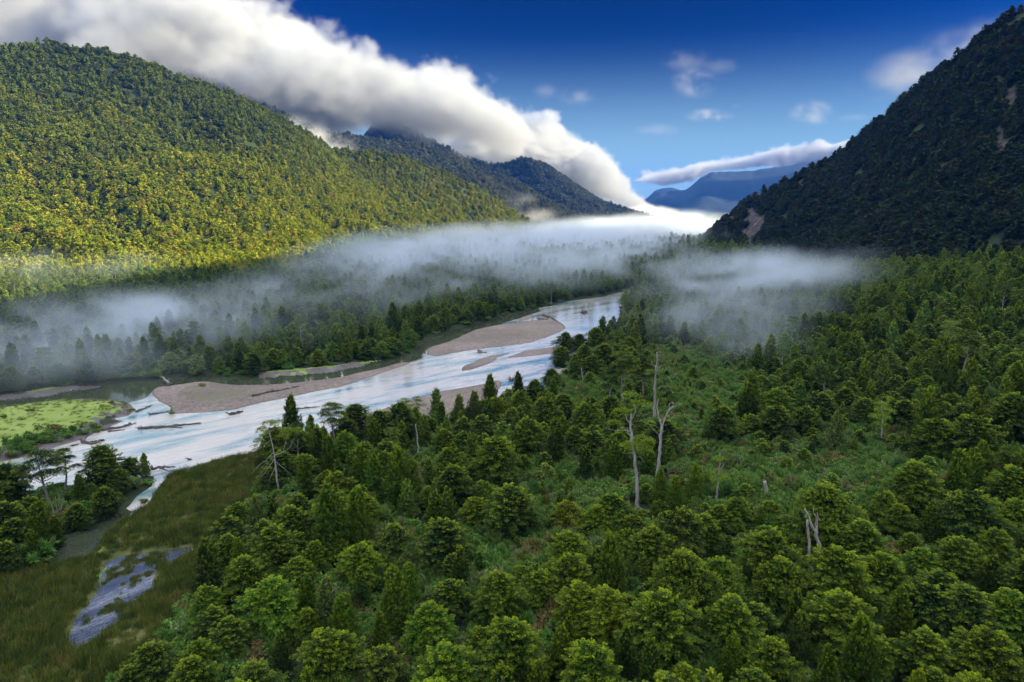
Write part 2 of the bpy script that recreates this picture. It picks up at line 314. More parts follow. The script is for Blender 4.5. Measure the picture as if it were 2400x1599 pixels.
def ramp_z(X, Y):                        # the fan of rising ground under the eastern mountain
    X0 = 95 + 0.17 * (Y - 200)
    t = np.maximum(X - X0, 0)
    s = 0.23 * t * t / (t + 60.0)
    return s * np.clip((850 - Y) / 450, 0, 1) * np.clip((Y + 200) / 300, 0, 1)
def shore(X, Y):
    w = (fbm(X / 14, Y / 14, 3, 5) - 0.5) * np.clip(Y / 60, 2.0, 9.0)
    d = np.minimum(sdist(wWATER, X, Y), sdist(wLAKE, X, Y) + (fbm(X / 1.3, Y / 1.8, 3, 9) - 0.5) * 2.2 - 0.4)
    bar = np.full(X.shape, 1e9)
    for b in wBARS: bar = np.minimum(bar, sdist(b, X, Y))
    return d + w * 0.35, bar + w * 0.5
def ground_z(X, Y):
    X, Y = np.asarray(X, float), np.asarray(Y, float)
    d, bar = shore(X, Y)
    land = np.clip(np.where(d < 0, d * 0.6, d * 0.22), -1.4, 1.3)
    land = np.where(d > 0, land + (fbm(X / 30, Y / 30, 3, 3) - 0.4) * 0.8 * np.clip(d / 10, 0, 1), land)
    bz = np.clip(-bar * 0.07, -1.4, 0.9)
    z = np.maximum(land, bz)
    return z + ramp_z(X, Y)

def build_ground():
    nY = 560
    Ys = 30 * (14000 / 30) ** (np.linspace(0, 1, nY) ** 1.15)
    # densest where the river lies
    Ys = np.concatenate([np.linspace(-250, 60, 12), np.exp(np.interp(np.linspace(0, 1, 620), [0, 0.12, 0.80, 0.90, 1], np.log([70, 105, 620, 1500, 14000])))])
    S = np.concatenate([np.linspace(-2.2, -0.95, 25)[:-1], np.linspace(-0.95, 0.35, 900)[:-1], np.linspace(0.35, 1.0, 160)[:-1], np.linspace(1.0, 2.2, 20)])
    Yg, Sg = np.meshgrid(Ys, S, indexing='ij')
    Xg = Sg * np.maximum(Yg, 110.0) 
    Z = ground_z(Xg.ravel(), Yg.ravel()).reshape(Xg.shape)
    a, b = Xg.shape
    V = np.stack([Xg, Yg, Z], -1).reshape(-1, 3)
    idx = np.arange(a * b).reshape(a, b)
    Fq = np.stack([idx[:-1, :-1], idx[:-1, 1:], idx[1:, 1:], idx[1:, :-1]], -1).reshape(-1, 4)
    C = V[Fq].mean(1); cx, cyy = C[:, 0], C[:, 1]
    d, bar = shore(cx, cyy)
    wob = (fbm(cx / 6, cyy / 6, 3, 21) - 0.5) * np.clip(cyy / 60, 1.5, 6)
    zone = np.zeros(len(Fq), int)
    def put(polys, k):
        for p in polys: zone[(sdist(p, cx, cyy) + wob) < 0] = k
    put(wMARSH, 2); put(wBRUSH, 4); put(wMEAD, 3)
    zone[(d < 7) & (d > -1) & (zone == 3) & (wob < 0.6) & (cx < -60)] = 5
    near_shore = (d < 9 + wob) & (d > -3) & (cx < -0.55 * cyy + 30 + 0 * cx) & (cyy < 330)
    shelf = sdist(wpoly([(-90,472),(0,450),(48,437),(95,430),(120,422),(112,419),(135,411),(140,418),(104,431),(52,449),(31,456),(0,463),(-90,485)]), cx, cyy)
    zone[(shelf + wob * 0.5 < 0) & (d > -2)] = 5
    put(wALG, 6)
    zone[(d < -1.0) & (bar > 2)] = 7
    for k, p in enumerate(wBARS):
        sd = sdist(p, cx, cyy) + (fbm(cx / 14, cyy / 14, 3, 5) - 0.5) * 3
        zone[sd < 3.0] = 10 + k
    inland = np.clip(np.maximum(-bar, 0) / 12.0, 0, 1)
    names = {0: ('ground', 'forest_floor'), 2: ('marsh', 'marsh'), 3: ('meadow', 'meadow'), 4: ('rough_grassland', 'brush'), 5: ('river_shore', 'mud'), 6: ('algae_bank', 'algae'), 7: ('river_bed', 'bed')}
    for k in range(len(wBARS)): names[10 + k] = ('gravel_bar', 'gravel_veg' if k == 2 else 'gravel')
    for k, (nm, mt) in names.items():
        f = Fq[zone == k]
        if not len(f): continue
        u, inv = np.unique(f, return_inverse=True)
        me = mesh_np(nm, V[u], inv.reshape(-1, 4), M[mt], True, {'inland': ('FACE', inland[zone == k])})
        o = obj(nm, me); o['kind'] = 'structure'
build_ground()

def sheet(name, poly, z, mat, kind='structure'):
    """a flat water sheet covering poly (world xy) as a fine grid"""
    x0, y0 = poly.min(0); x1, y1 = poly.max(0)
    me = mesh_np(name, [(x0, y0, z), (x1, y0, z), (x1, y1, z), (x0, y1, z)], [(0, 1, 2, 3)], mat)
    o = obj(name, me); o['kind'] = kind
    return o
sheet('river', np.array([(-1400, 125), (600, 1700)]), 0.0, M['water'])
# quiet side waters: sheets a touch proud of the river sheet
def poly_sheet(name, P, z, mat):
    p = wpoly(P); me = bpy.data.meshes.new(name); me.from_pydata([(a, b, z) for a, b in p], [], [list(range(len(p)))]); me.materials.append(mat)
    o = obj(name, me); o['kind'] = 'structure'; return o
poly_sheet('back_channel_water', [(-90,412),(-90,403),(0,398),(60,389),(143,377),(262,375),(341,366),(384,356),(411,349),(429,334),(454,326),(484,318),(511,311),(536,306),(541,311),(520,318),(494,326),(474,331),(460,338),(448,342),(432,348),(427,355),(416,361),(404,363),(384,368),(341,378),(290,384),(237,386),(194,383),(156,388),(151,393),(146,398),(136,401),(128,403),(100,399),(67,399),(33,403),(0,409)], 0.02, M['pond'])  # dark sheet: the wood's reflection put into the still water's colour
poly_sheet('pond_water', [(40,560),(48,530),(105,512),(122,506),(132,512),(120,528),(98,553),(66,570)], 0.02, M['pond'])
poly_sheet('lagoon_water', [(95,560),(190,543),(195,560),(168,600),(100,655),(20,705),(10,705),(60,650)], 0.03, M['shallow'])

# ------------------------------------------------------------------ mountains: ridge to foot lofts
def resample(P, n):
    P = np.array(P, float); d = np.concatenate([[0], np.cumsum(np.linalg.norm(np.diff(P, axis=0), axis=1))])
    t = np.linspace(0, d[-1], n); return np.stack([np.interp(t, d, P[:, k]) for k in range(P.shape[1])], 1)
LOFT = {}
def loft(name, ridge, foot, back, nu, nv, mat, amp, wl, seed, sag=0.0, gully=0.0, gwl=120.0, rock=()):
    """ridge, foot: matching polylines of 3-D points; back: offset of the far foot behind the ridge"""
    a, b = resample(ridge, nu), resample(foot, nu); b2 = a + np.array(back); b2[:, 2] = -20
    v = np.linspace(0, 1, nv)[None, :, None]
    front = b[:, None] * (1 - v) + a[:, None] * v
    front[..., 2] += sag * np.sin(v[..., 0] * math.pi) * (a[:, None, 2] - b[:, None, 2]) 
    vb = np.linspace(0, 1, 12)[None, 1:, None]
    bk = a[:, None] * (1 - vb) + b2[:, None] * vb
    G = np.concatenate([front, bk], 1)
    X, Y = G[..., 0], G[..., 1]
    env = np.concatenate([np.sin(np.linspace(0, 1, nv) ** 0.9 * math.pi) ** 0.7, np.linspace(0.1, 1, 11)])[None]
    n = (fbm(X / wl, Y / wl, 5, seed) - 0.5) * 2 * amp
    # gullies running down the slope
    ul = np.concatenate([[0], np.cumsum(np.linalg.norm(np.diff(a[:, :2], axis=0), axis=1))])[:, None]
    vv = np.concatenate([np.linspace(0, 1, nv), np.ones(11)])[None]
    gl = np.abs(fbm((ul + vv * gwl * 0.7 + 0 * X) / gwl, vv * 1.3 + 0 * X, 3, seed + 50) - 0.5) * 2
    G[..., 2] += env * (n - gully * (1 - gl) ** 2 * 1.0)
    G[..., 2] += (fbm(ul / 60 + 0 * X, vv * 0, 3, seed + 9) - 0.5) * amp * 0.25 * (vv > 0.9)
    m, k = G.shape[:2]
    idx = np.arange(m * k).reshape(m, k)
    Fq = np.stack([idx[:-1, :-1], idx[1:, :-1], idx[1:, 1:], idx[:-1, 1:]], -1).reshape(-1, 4)
    V = G.reshape(-1, 3)
    if rock:
        c = V[Fq].mean(1); a_, b_, _d = proj(c[:, 0], c[:, 1], c[:, 2]); bare = np.zeros(len(Fq), bool); back_ = np.tile(np.arange(k - 1) < nv - 1, m - 1)
        for q in rock: bare |= sdist(np.array(q, float), a_, b_) + (fbm(a_ / 3, b_ / 6, 3, 4) - 0.5) * 26 < 0
        bare &= back_; f = Fq[bare]; u, inv = np.unique(f, return_inverse=True); o = obj('cliff', mesh_np('cliff', V[u], inv.reshape(-1, 4), M['cliff'], False)); o['kind'] = 'structure'; Fq = Fq[~bare]
    o = obj(name, mesh_np(name, V, Fq, mat, True)); o['kind'] = 'structure'
    LOFT[name + str(seed)] = (V, Fq)
    return V, Fq
T = 9.0   # tree height that stands on a skyline
def rp(px, py, Y, t=None):
    p = at(px, py, Y); t = (T + 4 if Y < 2300 else T + 11) if t is None else t; p[2] -= t; return p
def fp(px, Y, z=0.0):
    d = Y * cp + (CAMZ - z) * sp
    return np.array([(px - W / 2) / F * d, Y, z])
left_V = loft('wooded_hill', [rp(-330, 75, 1100), rp(-150, 48, 1250), rp(0, 42, 1380), rp(45, 37, 1420), rp(91, 44, 1440), rp(131, 50, 1460), rp(174, 65, 1500), rp(226, 85, 1550), rp(279, 111, 1620), rp(310, 127, 1700), rp(330, 142, 1760), rp(348, 144, 1790), rp(392, 150, 1850), rp(435, 163, 1920), rp(479, 185, 2000), rp(514, 207, 2080), rp(545, 228, 2150, 2)],
     [fp(-420, 470), fp(-200, 560), fp(-60, 640), fp(0, 680), fp(60, 720), fp(110, 760), fp(170, 820), fp(230, 880), fp(290, 960), fp(330, 1040), fp(360, 1120), fp(395, 1210), fp(430, 1330), fp(460, 1480), fp(490, 1680), fp(520, 1900), fp(548, 2140)],
     (-900, 700, 0), 300, 130, M['mountain'], 52, 240, 3, sag=-0.06, gully=60, gwl=190)
midB = loft('wooded_hill', [rp(180, 60, 2900), rp(290, 112, 2900), rp(323, 128, 2850), rp(351, 130, 2850), rp(380, 135, 2850), rp(427, 142, 2850), rp(464, 154, 2900), rp(486, 167, 2950), rp(519, 178, 3000), rp(540, 191, 3050), rp(573, 209, 3100), rp(600, 224, 3150)],
     [fp(250, 1900), fp(330, 1950), fp(380, 2000), fp(420, 2050), fp(450, 2100), fp(480, 2150), fp(505, 2200), fp(530, 2250), fp(550, 2350), fp(570, 2450), fp(590, 2650), fp(610, 3000)],
     (-900, 900, 0), 160, 60, M['mountain'], 40, 330, 13, gully=45, gwl=260)
midC = loft('wooded_hill', [rp(380, 110, 3900), rp(440, 140, 3900), rp(469, 155, 3850), rp(490, 160, 3800), rp(506, 162, 3780), rp(523, 154.4, 3750), rp(545, 160, 3780), rp(573, 180, 3850), rp(606, 203, 3950), rp(638, 215, 4050), rp(665, 223, 4200), rp(680, 226, 4300)],
     [fp(430, 3300), fp(470, 3250), fp(500, 3200), fp(520, 3180), fp(545, 3160), fp(565, 3160), fp(585, 3200), fp(610, 3260), fp(635, 3350), fp(655, 3500), fp(675, 3700), fp(688, 4200)],
     (-900, 1200, 0), 150, 50, M['mountain'], 40, 350, 23, gully=55, gwl=280)
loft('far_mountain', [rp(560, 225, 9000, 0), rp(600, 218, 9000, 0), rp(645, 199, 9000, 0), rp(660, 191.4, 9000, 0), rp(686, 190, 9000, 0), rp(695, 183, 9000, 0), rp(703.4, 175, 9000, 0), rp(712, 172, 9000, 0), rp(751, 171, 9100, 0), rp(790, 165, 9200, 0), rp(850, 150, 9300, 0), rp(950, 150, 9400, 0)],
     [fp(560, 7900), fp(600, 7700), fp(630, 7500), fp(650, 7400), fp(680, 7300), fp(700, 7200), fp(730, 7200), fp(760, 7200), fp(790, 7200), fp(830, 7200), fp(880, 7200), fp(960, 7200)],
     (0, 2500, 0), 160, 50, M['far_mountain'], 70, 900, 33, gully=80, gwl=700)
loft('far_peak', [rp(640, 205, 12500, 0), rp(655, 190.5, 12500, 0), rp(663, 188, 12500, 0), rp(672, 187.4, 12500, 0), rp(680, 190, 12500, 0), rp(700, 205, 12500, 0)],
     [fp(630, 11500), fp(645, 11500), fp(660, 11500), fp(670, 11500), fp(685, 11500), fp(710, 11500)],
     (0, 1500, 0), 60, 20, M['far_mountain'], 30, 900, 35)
right_V = loft('dark_mountain', [rp(692, 262, 1480, 0), rp(700, 247, 1440, 4), rp(707, 232, 1400), rp(714, 222, 1390), rp(740, 200, 1370), rp(770, 182, 1320), rp(805, 163, 1270), rp(844, 144, 1230), rp(866, 126, 1190), rp(885, 108, 1160), rp(905, 91, 1130), rp(927, 72, 1110), rp(940, 60, 1080), rp(970, 39, 1040), rp(985, 22, 1010), rp(1012, 4, 980), np.array([760, 900, 395.]), np.array([850, 780, 450.]), np.array([900, 600, 500.]), np.array([940, 300, 520.]), np.array([960, 0, 520.]), np.array([960, -400, 520.]), np.array([960, -900, 520.])],
     [fp(693, 1300), fp(703, 1230), fp(716, 1160), fp(730, 1110), fp(752, 1050), fp(775, 930), fp(800, 860), fp(825, 800), fp(850, 745), fp(870, 705), fp(890, 670), fp(910, 640), fp(930, 610), fp(960, 575), fp(990, 550), fp(1030, 520), np.array([400, 480, 20.]), np.array([380, 400, 25.]), np.array([360, 300, 25.]), np.array([340, 150, 20.]), np.array([330, 0, 10.]), np.array([330, -300, 0.]), np.array([330, -900, 0.])],
     (900, 500, 0), 320, 110, M['mountain'], 26, 190, 43, sag=0.0, gully=22, gwl=130, rock=[[(744,214),(752,206),(760,214),(764,232),(758,250),(748,252),(742,235)],[(764,220),(770,219),(770,230),(765,231)],[(716,226),(722,222),(724,228),(718,232)],[(800,196),(805,188),(808,200),(803,208)],[(776,205),(780,203),(781,212),(777,214)],[(985,135),(1000,128),(1010,150),(995,160)],[(1004,92),(1018,84),(1024,104),(1010,112)],[(725,214),(730,208),(733,216),(728,220)]])

# ------------------------------------------------------------------ trees
def quads(c, a, b):                       # centres, half-axes -> verts, faces of leaf-shaped quads
    n = len(c)
    V = np.stack([c - a, c - b * 0.9 + a * 0.1, c + a, c + b * 0.9 + a * 0.1], 1).reshape(-1, 3)
    return V, np.arange(4 * n).reshape(-1, 4)
def unit(v): return v / np.maximum(np.linalg.norm(v, axis=-1, keepdims=True), 1e-9)
def tubes(paths, sides=7):
    """paths: list of (points Nx3, radii N) -> one tapered mesh"""
    Vs, Fs, off = [], [], 0
    for P, rad in paths:
        P = np.asarray(P, float); rad = np.asarray(rad, float); n = len(P)
        tg = unit(np.gradient(P, axis=0)); up = np.where(np.abs(tg[:, 2:3]) > 0.9, np.array([[1., 0, 0]]), np.array([[0., 0, 1]]))
        e1 = unit(np.cross(tg, up)); e2 = np.cross(tg, e1)
        for i in range(1, n):             # keep the frame from flipping
            if (e1[i] * e1[i - 1]).sum() < 0: e1[i] *= -1; e2[i] *= -1
        an = np.linspace(0, 2 * math.pi, sides, endpoint=False)
        ring = P[:, None] + rad[:, None, None] * (np.cos(an)[None, :, None] * e1[:, None] + np.sin(an)[None, :, None] * e2[:, None])
        idx = off + np.arange(n * sides).reshape(n, sides); nx = np.roll(idx, -1, 1)
        Fs.append(np.stack([idx[:-1], nx[:-1], nx[1:], idx[1:]], -1).reshape(-1, 4)); Vs.append(ring.reshape(-1, 3)); off += n * sides
        e = off; Vs.append(P[-1:]); off += 1
        last = idx[-1]; Fs.append(np.stack([last, np.roll(last, -1), np.full(sides, e), np.full(sides, e)], -1))
    return np.concatenate(Vs), np.concatenate(Fs)
def limb(p0, p1, r0, r1, n=6, wob=0.1, g=rng):
    t = np.linspace(0, 1, n)[:, None]; P = p0 * (1 - t) + p1 * t
    L = np.linalg.norm(p1 - p0); P[1:-1] += g.normal(0, wob * L * 0.35, (n - 2, 3)) if n > 2 else 0
    return P, np.linspace(r0, r1, n)

def crown(kind, H, Rr, g, nspray, nleaf, size, base=0.14):
    """leaf quads filling a crown; returns verts, faces, tint, young, limb tips"""
    cs, As, Bs, yg = [], [], [], []
    tips = []
    lob = g.uniform(0, 2 * math.pi, 4); la = g.uniform(0.08, 0.2, 4)
    def env(t, az):
        if kind == 'b': r = np.where(t < 0.30, 0.80 + 0.2 * t / 0.30, np.cos(np.clip((t - 0.30) / 0.72, 0, 1) * math.pi / 2) ** 0.72)
        elif kind == 'c': r = np.where(t < 0.2, 0.75 + 0.25 * t / 0.2, np.clip(1 - ((t - 0.2) / 0.82), 0, 1) ** 0.62)
        else: r = np.ones_like(t)
        m = 1 + sum(la[i] * np.cos((i + 2) * az + lob[i] + t * 5 * (i - 1)) for i in range(4)) * 0.8
        return Rr * r * m
    if kind in 'bc':
        # whorled shoots; each is a flat fan (b) or an upright plume (c)
        k = nspray
        t = g.beta(1.25, 1.1, k); az = g.uniform(0, 2 * math.pi, k)
        keep = g.uniform(0, 1, k) < (env(t, az) / Rr) * 0.8 + 0.25
        t, az = t[keep], az[keep]; k = len(t)
        if kind == 'b': t = np.clip((np.round(t * 11) + g.normal(0, 0.22, k)) / 11, 0.0, 0.995)
        rad = env(t, az) * g.choice([1.0, 0.86, 0.62], k, p=[0.5, 0.3, 0.2]) * g.uniform(0.86, 1.06, k)
        z = H * (base + (1 - base) * t)
        out = np.stack([np.cos(az), np.sin(az), np.zeros(k)], 1)
        tip = out * rad[:, None]; tip[:, 2] = z
        if kind == 'b':
            lift = (t - 0.55) * 1.5
            L = Rr * g.uniform(0.26, 0.46, k); wd_ = L * g.uniform(0.40, 0.62, k)
            d = unit(out + np.stack([np.zeros(k), np.zeros(k), lift], 1) + g.normal(0, 0.12, (k, 3)))
            d[:, 2] = np.where(t < 0.5, d[:, 2] * 0.5 - 0.12, d[:, 2])
        else:
            L = Rr * g.uniform(0.30, 0.60, k); wd_ = L * 0.28
            d = unit(out * 0.55 + np.array([0, 0, 1.0]) * (0.5 + t[:, None]) + g.normal(0, 0.15, (k, 3)))
        side = unit(np.cross(d, np.array([0, 0, 1.0]) + g.normal(0, 0.1, (k, 3)))); nor = np.cross(side, d)
        u = g.beta(1.3, 1.0, (k, nleaf)); s = g.uniform(-1, 1, (k, nleaf)); h = g.normal(0, 1, (k, nleaf))
        wprof = (1.05 - u) ** 0.6 * np.clip(u * 5, 0.3, 1)
        th = 0.10 if kind == 'b' else 0.9
        c = tip[:, None] + d[:, None] * ((u - 0.75) * L[:, None])[..., None] + side[:, None] * (s * wd_[:, None] * wprof)[..., None] + nor[:, None] * (h * wd_[:, None] * th * (0.3 if kind == 'c' else 1.0) - (s * s * 0.25 * wd_[:, None] if kind == 'b' else 0))[..., None]
        n = c.shape[0] * nleaf
        c = c.reshape(-1, 3)
        dd = np.repeat(d, nleaf, 0); ss = np.repeat(side, nleaf, 0); nn = np.repeat(nor, nleaf, 0)
        j = g.normal(0, 0.42, (n, 3))
        a = unit(dd + ss * np.sign(s.reshape(-1, 1)) * 0.8 + j) ; b_ = unit(np.cross(a, unit(nn + g.normal(0, 0.45, (n, 3)))))
        sz = size * g.uniform(0.6, 1.3, (n, 1))
        cs.append(c); As.append(a * sz * 0.62); Bs.append(b_ * sz * 0.36)
        yg.append(np.clip((u.reshape(-1) - 0.45) * 2.0, 0, 1) * np.repeat(np.clip(t * 1.35 - 0.25, 0, 1) ** 1.3, nleaf) * g.uniform(0.3, 1, n))  # new growth, weighted by height to paint top light on the crown
        # inner leaves so the crown is not hollow
        q = max(int(n * 0.14), 30); t2 = g.uniform(0.02, 0.93, q); az2 = g.uniform(0, 6.283, q); r2 = env(t2, az2) * np.sqrt(g.uniform(0, 0.45, q))
        c2 = np.stack([np.cos(az2) * r2, np.sin(az2) * r2, H * (base + (1 - base) * t2)], 1)
        a2 = unit(g.normal(0, 1, (q, 3))); b2 = unit(np.cross(a2, g.normal(0, 1, (q, 3))))
        cs.append(c2); As.append(a2 * size * 1.5); Bs.append(b2 * size * 1.1); yg.append(np.zeros(q))
        sel = g.choice(k, min(k, 34), replace=False); tips = [(tip[i] * np.array([0.82, 0.82, 1.0]) - np.array([0, 0, 0.05 * H * (1 - t[i])])) for i in sel]
    else:
        # old umbrella tree: flat tufts on long limbs
        k = nspray
        for i in range(k):
            f = (i + g.uniform(0, 1)) / k; z = H * (0.52 + 0.46 * f); r = Rr * (0.95 - 0.75 * f ** 1.8) * g.uniform(0.35, 1.0)
            az = i * 2.4 + g.uniform(-0.5, 0.5); ctr = np.array([math.cos(az) * r, math.sin(az) * r, z])
            pr = Rr * g.uniform(0.36, 0.58); tips.append(ctr - np.array([0, 0, pr * 0.2]))
            m_ = nleaf
            th = g.uniform(0, 6.283, m_); rr = pr * np.sqrt(g.uniform(0, 1, m_)); 
            rr *= 1 + 0.25 * np.cos(3 * th + i) + 0.15 * np.cos(7 * th + 2 * i)
            c = ctr + np.stack([np.cos(th) * rr, np.sin(th) * rr, g.normal(0, 0.09 * pr, m_) + 0.22 * pr * (1 - (rr / pr) ** 2)], 1)
            a = unit(np.stack([np.cos(th), np.sin(th), np.zeros(m_)], 1) + g.normal(0, 0.5, (m_, 3))); b_ = unit(np.cross(a, np.array([0, 0, 1.0]) + g.normal(0, 0.4, (m_, 3))))
            sz = size * g.uniform(0.6, 1.3, (m_, 1))
            cs.append(c); As.append(a * sz * 0.62); Bs.append(b_ * sz * 0.4); yg.append(np.clip(rr / pr - 0.6, 0, 1) * g.uniform(0, 1, m_))
    c, a, b_, y = map(np.concatenate, (cs, As, Bs, yg))
    V, Fq = quads(c, a, b_)
    tint = np.repeat(1, 1) if False else g.uniform(0, 1, len(c))
    return V, Fq, tint, y, tips

def make_proto(kind, seed, H, Rr, nspray, nleaf, size, base, leafmat, barkmat, far=False):
    g = np.random.default_rng(seed)
    V, Fq, tint, y, tips = crown(kind, H, Rr, g, nspray, nleaf, size, base)
    cm = mesh_np('crown', V, Fq, leafmat, False, {'tint': ('FACE', tint), 'young_toplit': ('FACE', y)})
    r0 = H * (0.022 if kind != 'u' else 0.026)
    lean = g.normal(0, 0.02 * H, 2)
    zt = H * (0.93 if kind != 'u' else 0.95)
    nseg = 9
    zs = np.linspace(-0.6, zt, nseg); wob = np.cumsum(g.normal(0, 0.012 * H, (nseg, 2)), 0) * 0.7
    P = np.stack([lean[0] * (zs / H) + wob[:, 0] - wob[0, 0], lean[1] * (zs / H) + wob[:, 1] - wob[0, 1], zs], 1)
    rad = r0 * (1 - 0.85 * (zs - zs[0]) / (zt - zs[0])); rad[0] *= 1.5
    paths = [(P, rad)]
    for tp in (tips if not far else tips[:6]):
        zj = tp[2] - np.linalg.norm(tp[:2]) * (0.55 if kind != 'b' else 0.35); zj = min(max(zj, H * 0.12), zt * 0.96)
        p0 = np.array([np.interp(zj, zs, P[:, 0]), np.interp(zj, zs, P[:, 1]), zj]); rj = np.interp(zj, zs, rad)
        pts, rr = limb(p0, tp, rj * 0.6, rj * 0.12, 5, 0.12, g); paths.append((pts, rr))
    tv, tf = tubes(paths, 6 if not far else 4)
    tm = mesh_np('trunk', tv, tf, barkmat, True)
    return cm, tm, H, Rr

NEAR = {
 'b': [make_proto('b', 10 + i, H, Rr, ns, 66, 0.24, bs, M['leaf'], M['bark']) for i, (H, Rr, ns, bs) in enumerate([(12, 5.2, 330, 0.10), (12, 4.8, 300, 0.12), (13, 5.0, 310, 0.10), (11, 5.4, 330, 0.08), (13, 4.6, 270, 0.14)])],
 'c': [make_proto('c', 30 + i, H, Rr, ns, 48, 0.24, 0.07, M['leaf'], M['bark']) for i, (H, Rr, ns) in enumerate([(14, 3.5, 380), (15, 3.2, 360), (12, 3.5, 330), (14, 3.0, 300)])],
 'u': [make_proto('u', 50 + i, H, Rr, ns, 950, 0.30, 0.5, M['leaf'], M['grey_bark']) for i, (H, Rr, ns) in enumerate([(20, 6.0, 13), (18, 5.0, 10)])],
}
def lod(kind, seed, H, Rr, ns, nl, size, base): 
    cm, tm, _, _ = make_proto(kind, seed, H, Rr, ns, nl, size, base, M['leaf_forest'], M['bark'] if kind != 'u' else M['grey_bark'], True)
    # trunk and crown joined into one proto for the instanced wood
    o1 = bpy.data.objects.new('p', cm); 
    import bmesh
    bm = bmesh.new(); bm.from_mesh(cm); n0 = len(bm.faces); bm.from_mesh(tm); bm.faces.ensure_lookup_table()
    for f in bm.faces[n0:]: f.material_index = 1
    me = bpy.data.meshes.new('tree_model'); bm.to_mesh(me); bm.free(); me.materials.append(M['leaf_forest']); me.materials.append(tm.materials[0])
    bpy.data.objects.remove(o1)
    return me
MID = [lod('b', 101, 13, 5.0, 230, 20, 0.50, 0.08), lod('b', 102, 12, 4.8, 230, 20, 0.50, 0.08), lod('c', 103, 15, 3.6, 220, 18, 0.50, 0.05), lod('c', 104, 13, 3.3, 200, 18, 0.50, 0.05), lod('b', 105, 14, 4.6, 220, 20, 0.50, 0.1), lod('u', 106, 19, 5.5, 10, 200, 0.5, 0.5)]
M['leaf_east_shaded'] = leaf_mat('leaf_east_shaded', 'random', [(0.0, (0.010, 0.026, 0.009)), (0.5, (0.019, 0.040, 0.011)), (0.8, (0.036, 0.050, 0.013)), (1.0, (0.04, 0.036, 0.018))], tip=(0.06, 0.09, 0.02), var=0.25)  # right mountain: shade put into a darker copy of the leaf colour
M['leaf_range_hazed'] = leaf_mat('leaf_range_hazed', 'random', [(0.0, (0.045, 0.065, 0.035)), (0.5, (0.085, 0.105, 0.055)), (1.0, (0.13, 0.135, 0.075))], tip=(0.14, 0.15, 0.08), var=0.25)  # middle hills: distance haze put into a greyer leaf colour
M['leaf_west_sunlit'] = leaf_mat('leaf_west_sunlit', 'random', [(0.0, (0.08, 0.12, 0.010)), (0.35, (0.15, 0.19, 0.012)), (0.7, (0.22, 0.24, 0.014)), (0.93, (0.27, 0.26, 0.02)), (1.0, (0.20, 0.16, 0.04))], var=0.22, patch=(0.065, 0.095, 0.020))  # left hill: sunlight put into a lighter, yellower leaf colour
FARP = [lod('b', 111, 14, 5.6, 90, 7, 1.25, 0.05), lod('b', 112, 13, 6.0, 90, 7, 1.25, 0.05), lod('c', 113, 16, 4.4, 80, 7, 1.2, 0.03), lod('b', 114, 15, 5.2, 90, 7, 1.25, 0.05)]

def scatter_object(name, pts, idx, rz, scl, protos, kind='stuff'):
    me = bpy.data.meshes.new(name); me.vertices.add(len(pts)); me.vertices.foreach_set('co', np.asarray(pts, np.float32).ravel())
    a = me.attributes.new('model', 'INT', 'POINT'); a.data.foreach_set('value', np.asarray(idx, np.int32))
    a = me.attributes.new('turn', 'FLOAT', 'POINT'); a.data.foreach_set('value', np.asarray(rz, np.float32))
    a = me.attributes.new('size', 'FLOAT_VECTOR', 'POINT'); a.data.foreach_set('vector', np.asarray(scl, np.float32).ravel())
    o = obj(name, me); o['kind'] = kind
    ng = bpy.data.node_groups.new(name, 'GeometryNodeTree')
    ng.interface.new_socket('Geometry', in_out='INPUT', socket_type='NodeSocketGeometry'); ng.interface.new_socket('Geometry', in_out='OUTPUT', socket_type='NodeSocketGeometry')
    gi, go = ng.nodes.new('NodeGroupInput'), ng.nodes.new('NodeGroupOutput')
    jn = ng.nodes.new('GeometryNodeJoinGeometry'); L = ng.links
    def named(nm, dt):
        n = ng.nodes.new('GeometryNodeInputNamedAttribute'); n.data_type = dt; n.inputs['Name'].default_value = nm
        return next(s for s in n.outputs if s.enabled and s.name == 'Attribute')
    ai, ar, asz = named('model', 'INT'), named('turn', 'FLOAT'), named('size', 'FLOAT_VECTOR')
    cx = ng.nodes.new('ShaderNodeCombineXYZ'); L.new(ar, cx.inputs[2])
    er = ng.nodes.new('FunctionNodeEulerToRotation'); L.new(cx.outputs[0], er.inputs[0])
    for k, pm in enumerate(protos):
        po = bpy.data.objects.new(name + '_model', pm)
        inf = ng.nodes.new('GeometryNodeObjectInfo'); inf.inputs['Object'].default_value = po
        g2i = ng.nodes.new('GeometryNodeGeometryToInstance'); L.new(inf.outputs['Geometry'], g2i.inputs[0])
        eq = ng.nodes.new('FunctionNodeCompare'); eq.data_type = 'INT'; eq.operation = 'EQUAL'; L.new(ai, eq.inputs[2]); eq.inputs[3].default_value = k
        ip = ng.nodes.new('GeometryNodeInstanceOnPoints')
        L.new(gi.outputs[0], ip.inputs['Points']); L.new(eq.outputs[0], ip.inputs['Selection']); L.new(inf.outputs['Geometry'], ip.inputs['Instance'])
        L.new(er.outputs[0], ip.inputs['Rotation']); L.new(asz, ip.inputs['Scale']); L.new(ip.outputs[0], jn.inputs[0])
    L.new(jn.outputs[0], go.inputs[0])
    md = o.modifiers.new('scatter', 'NODES'); md.node_group = ng
    return o

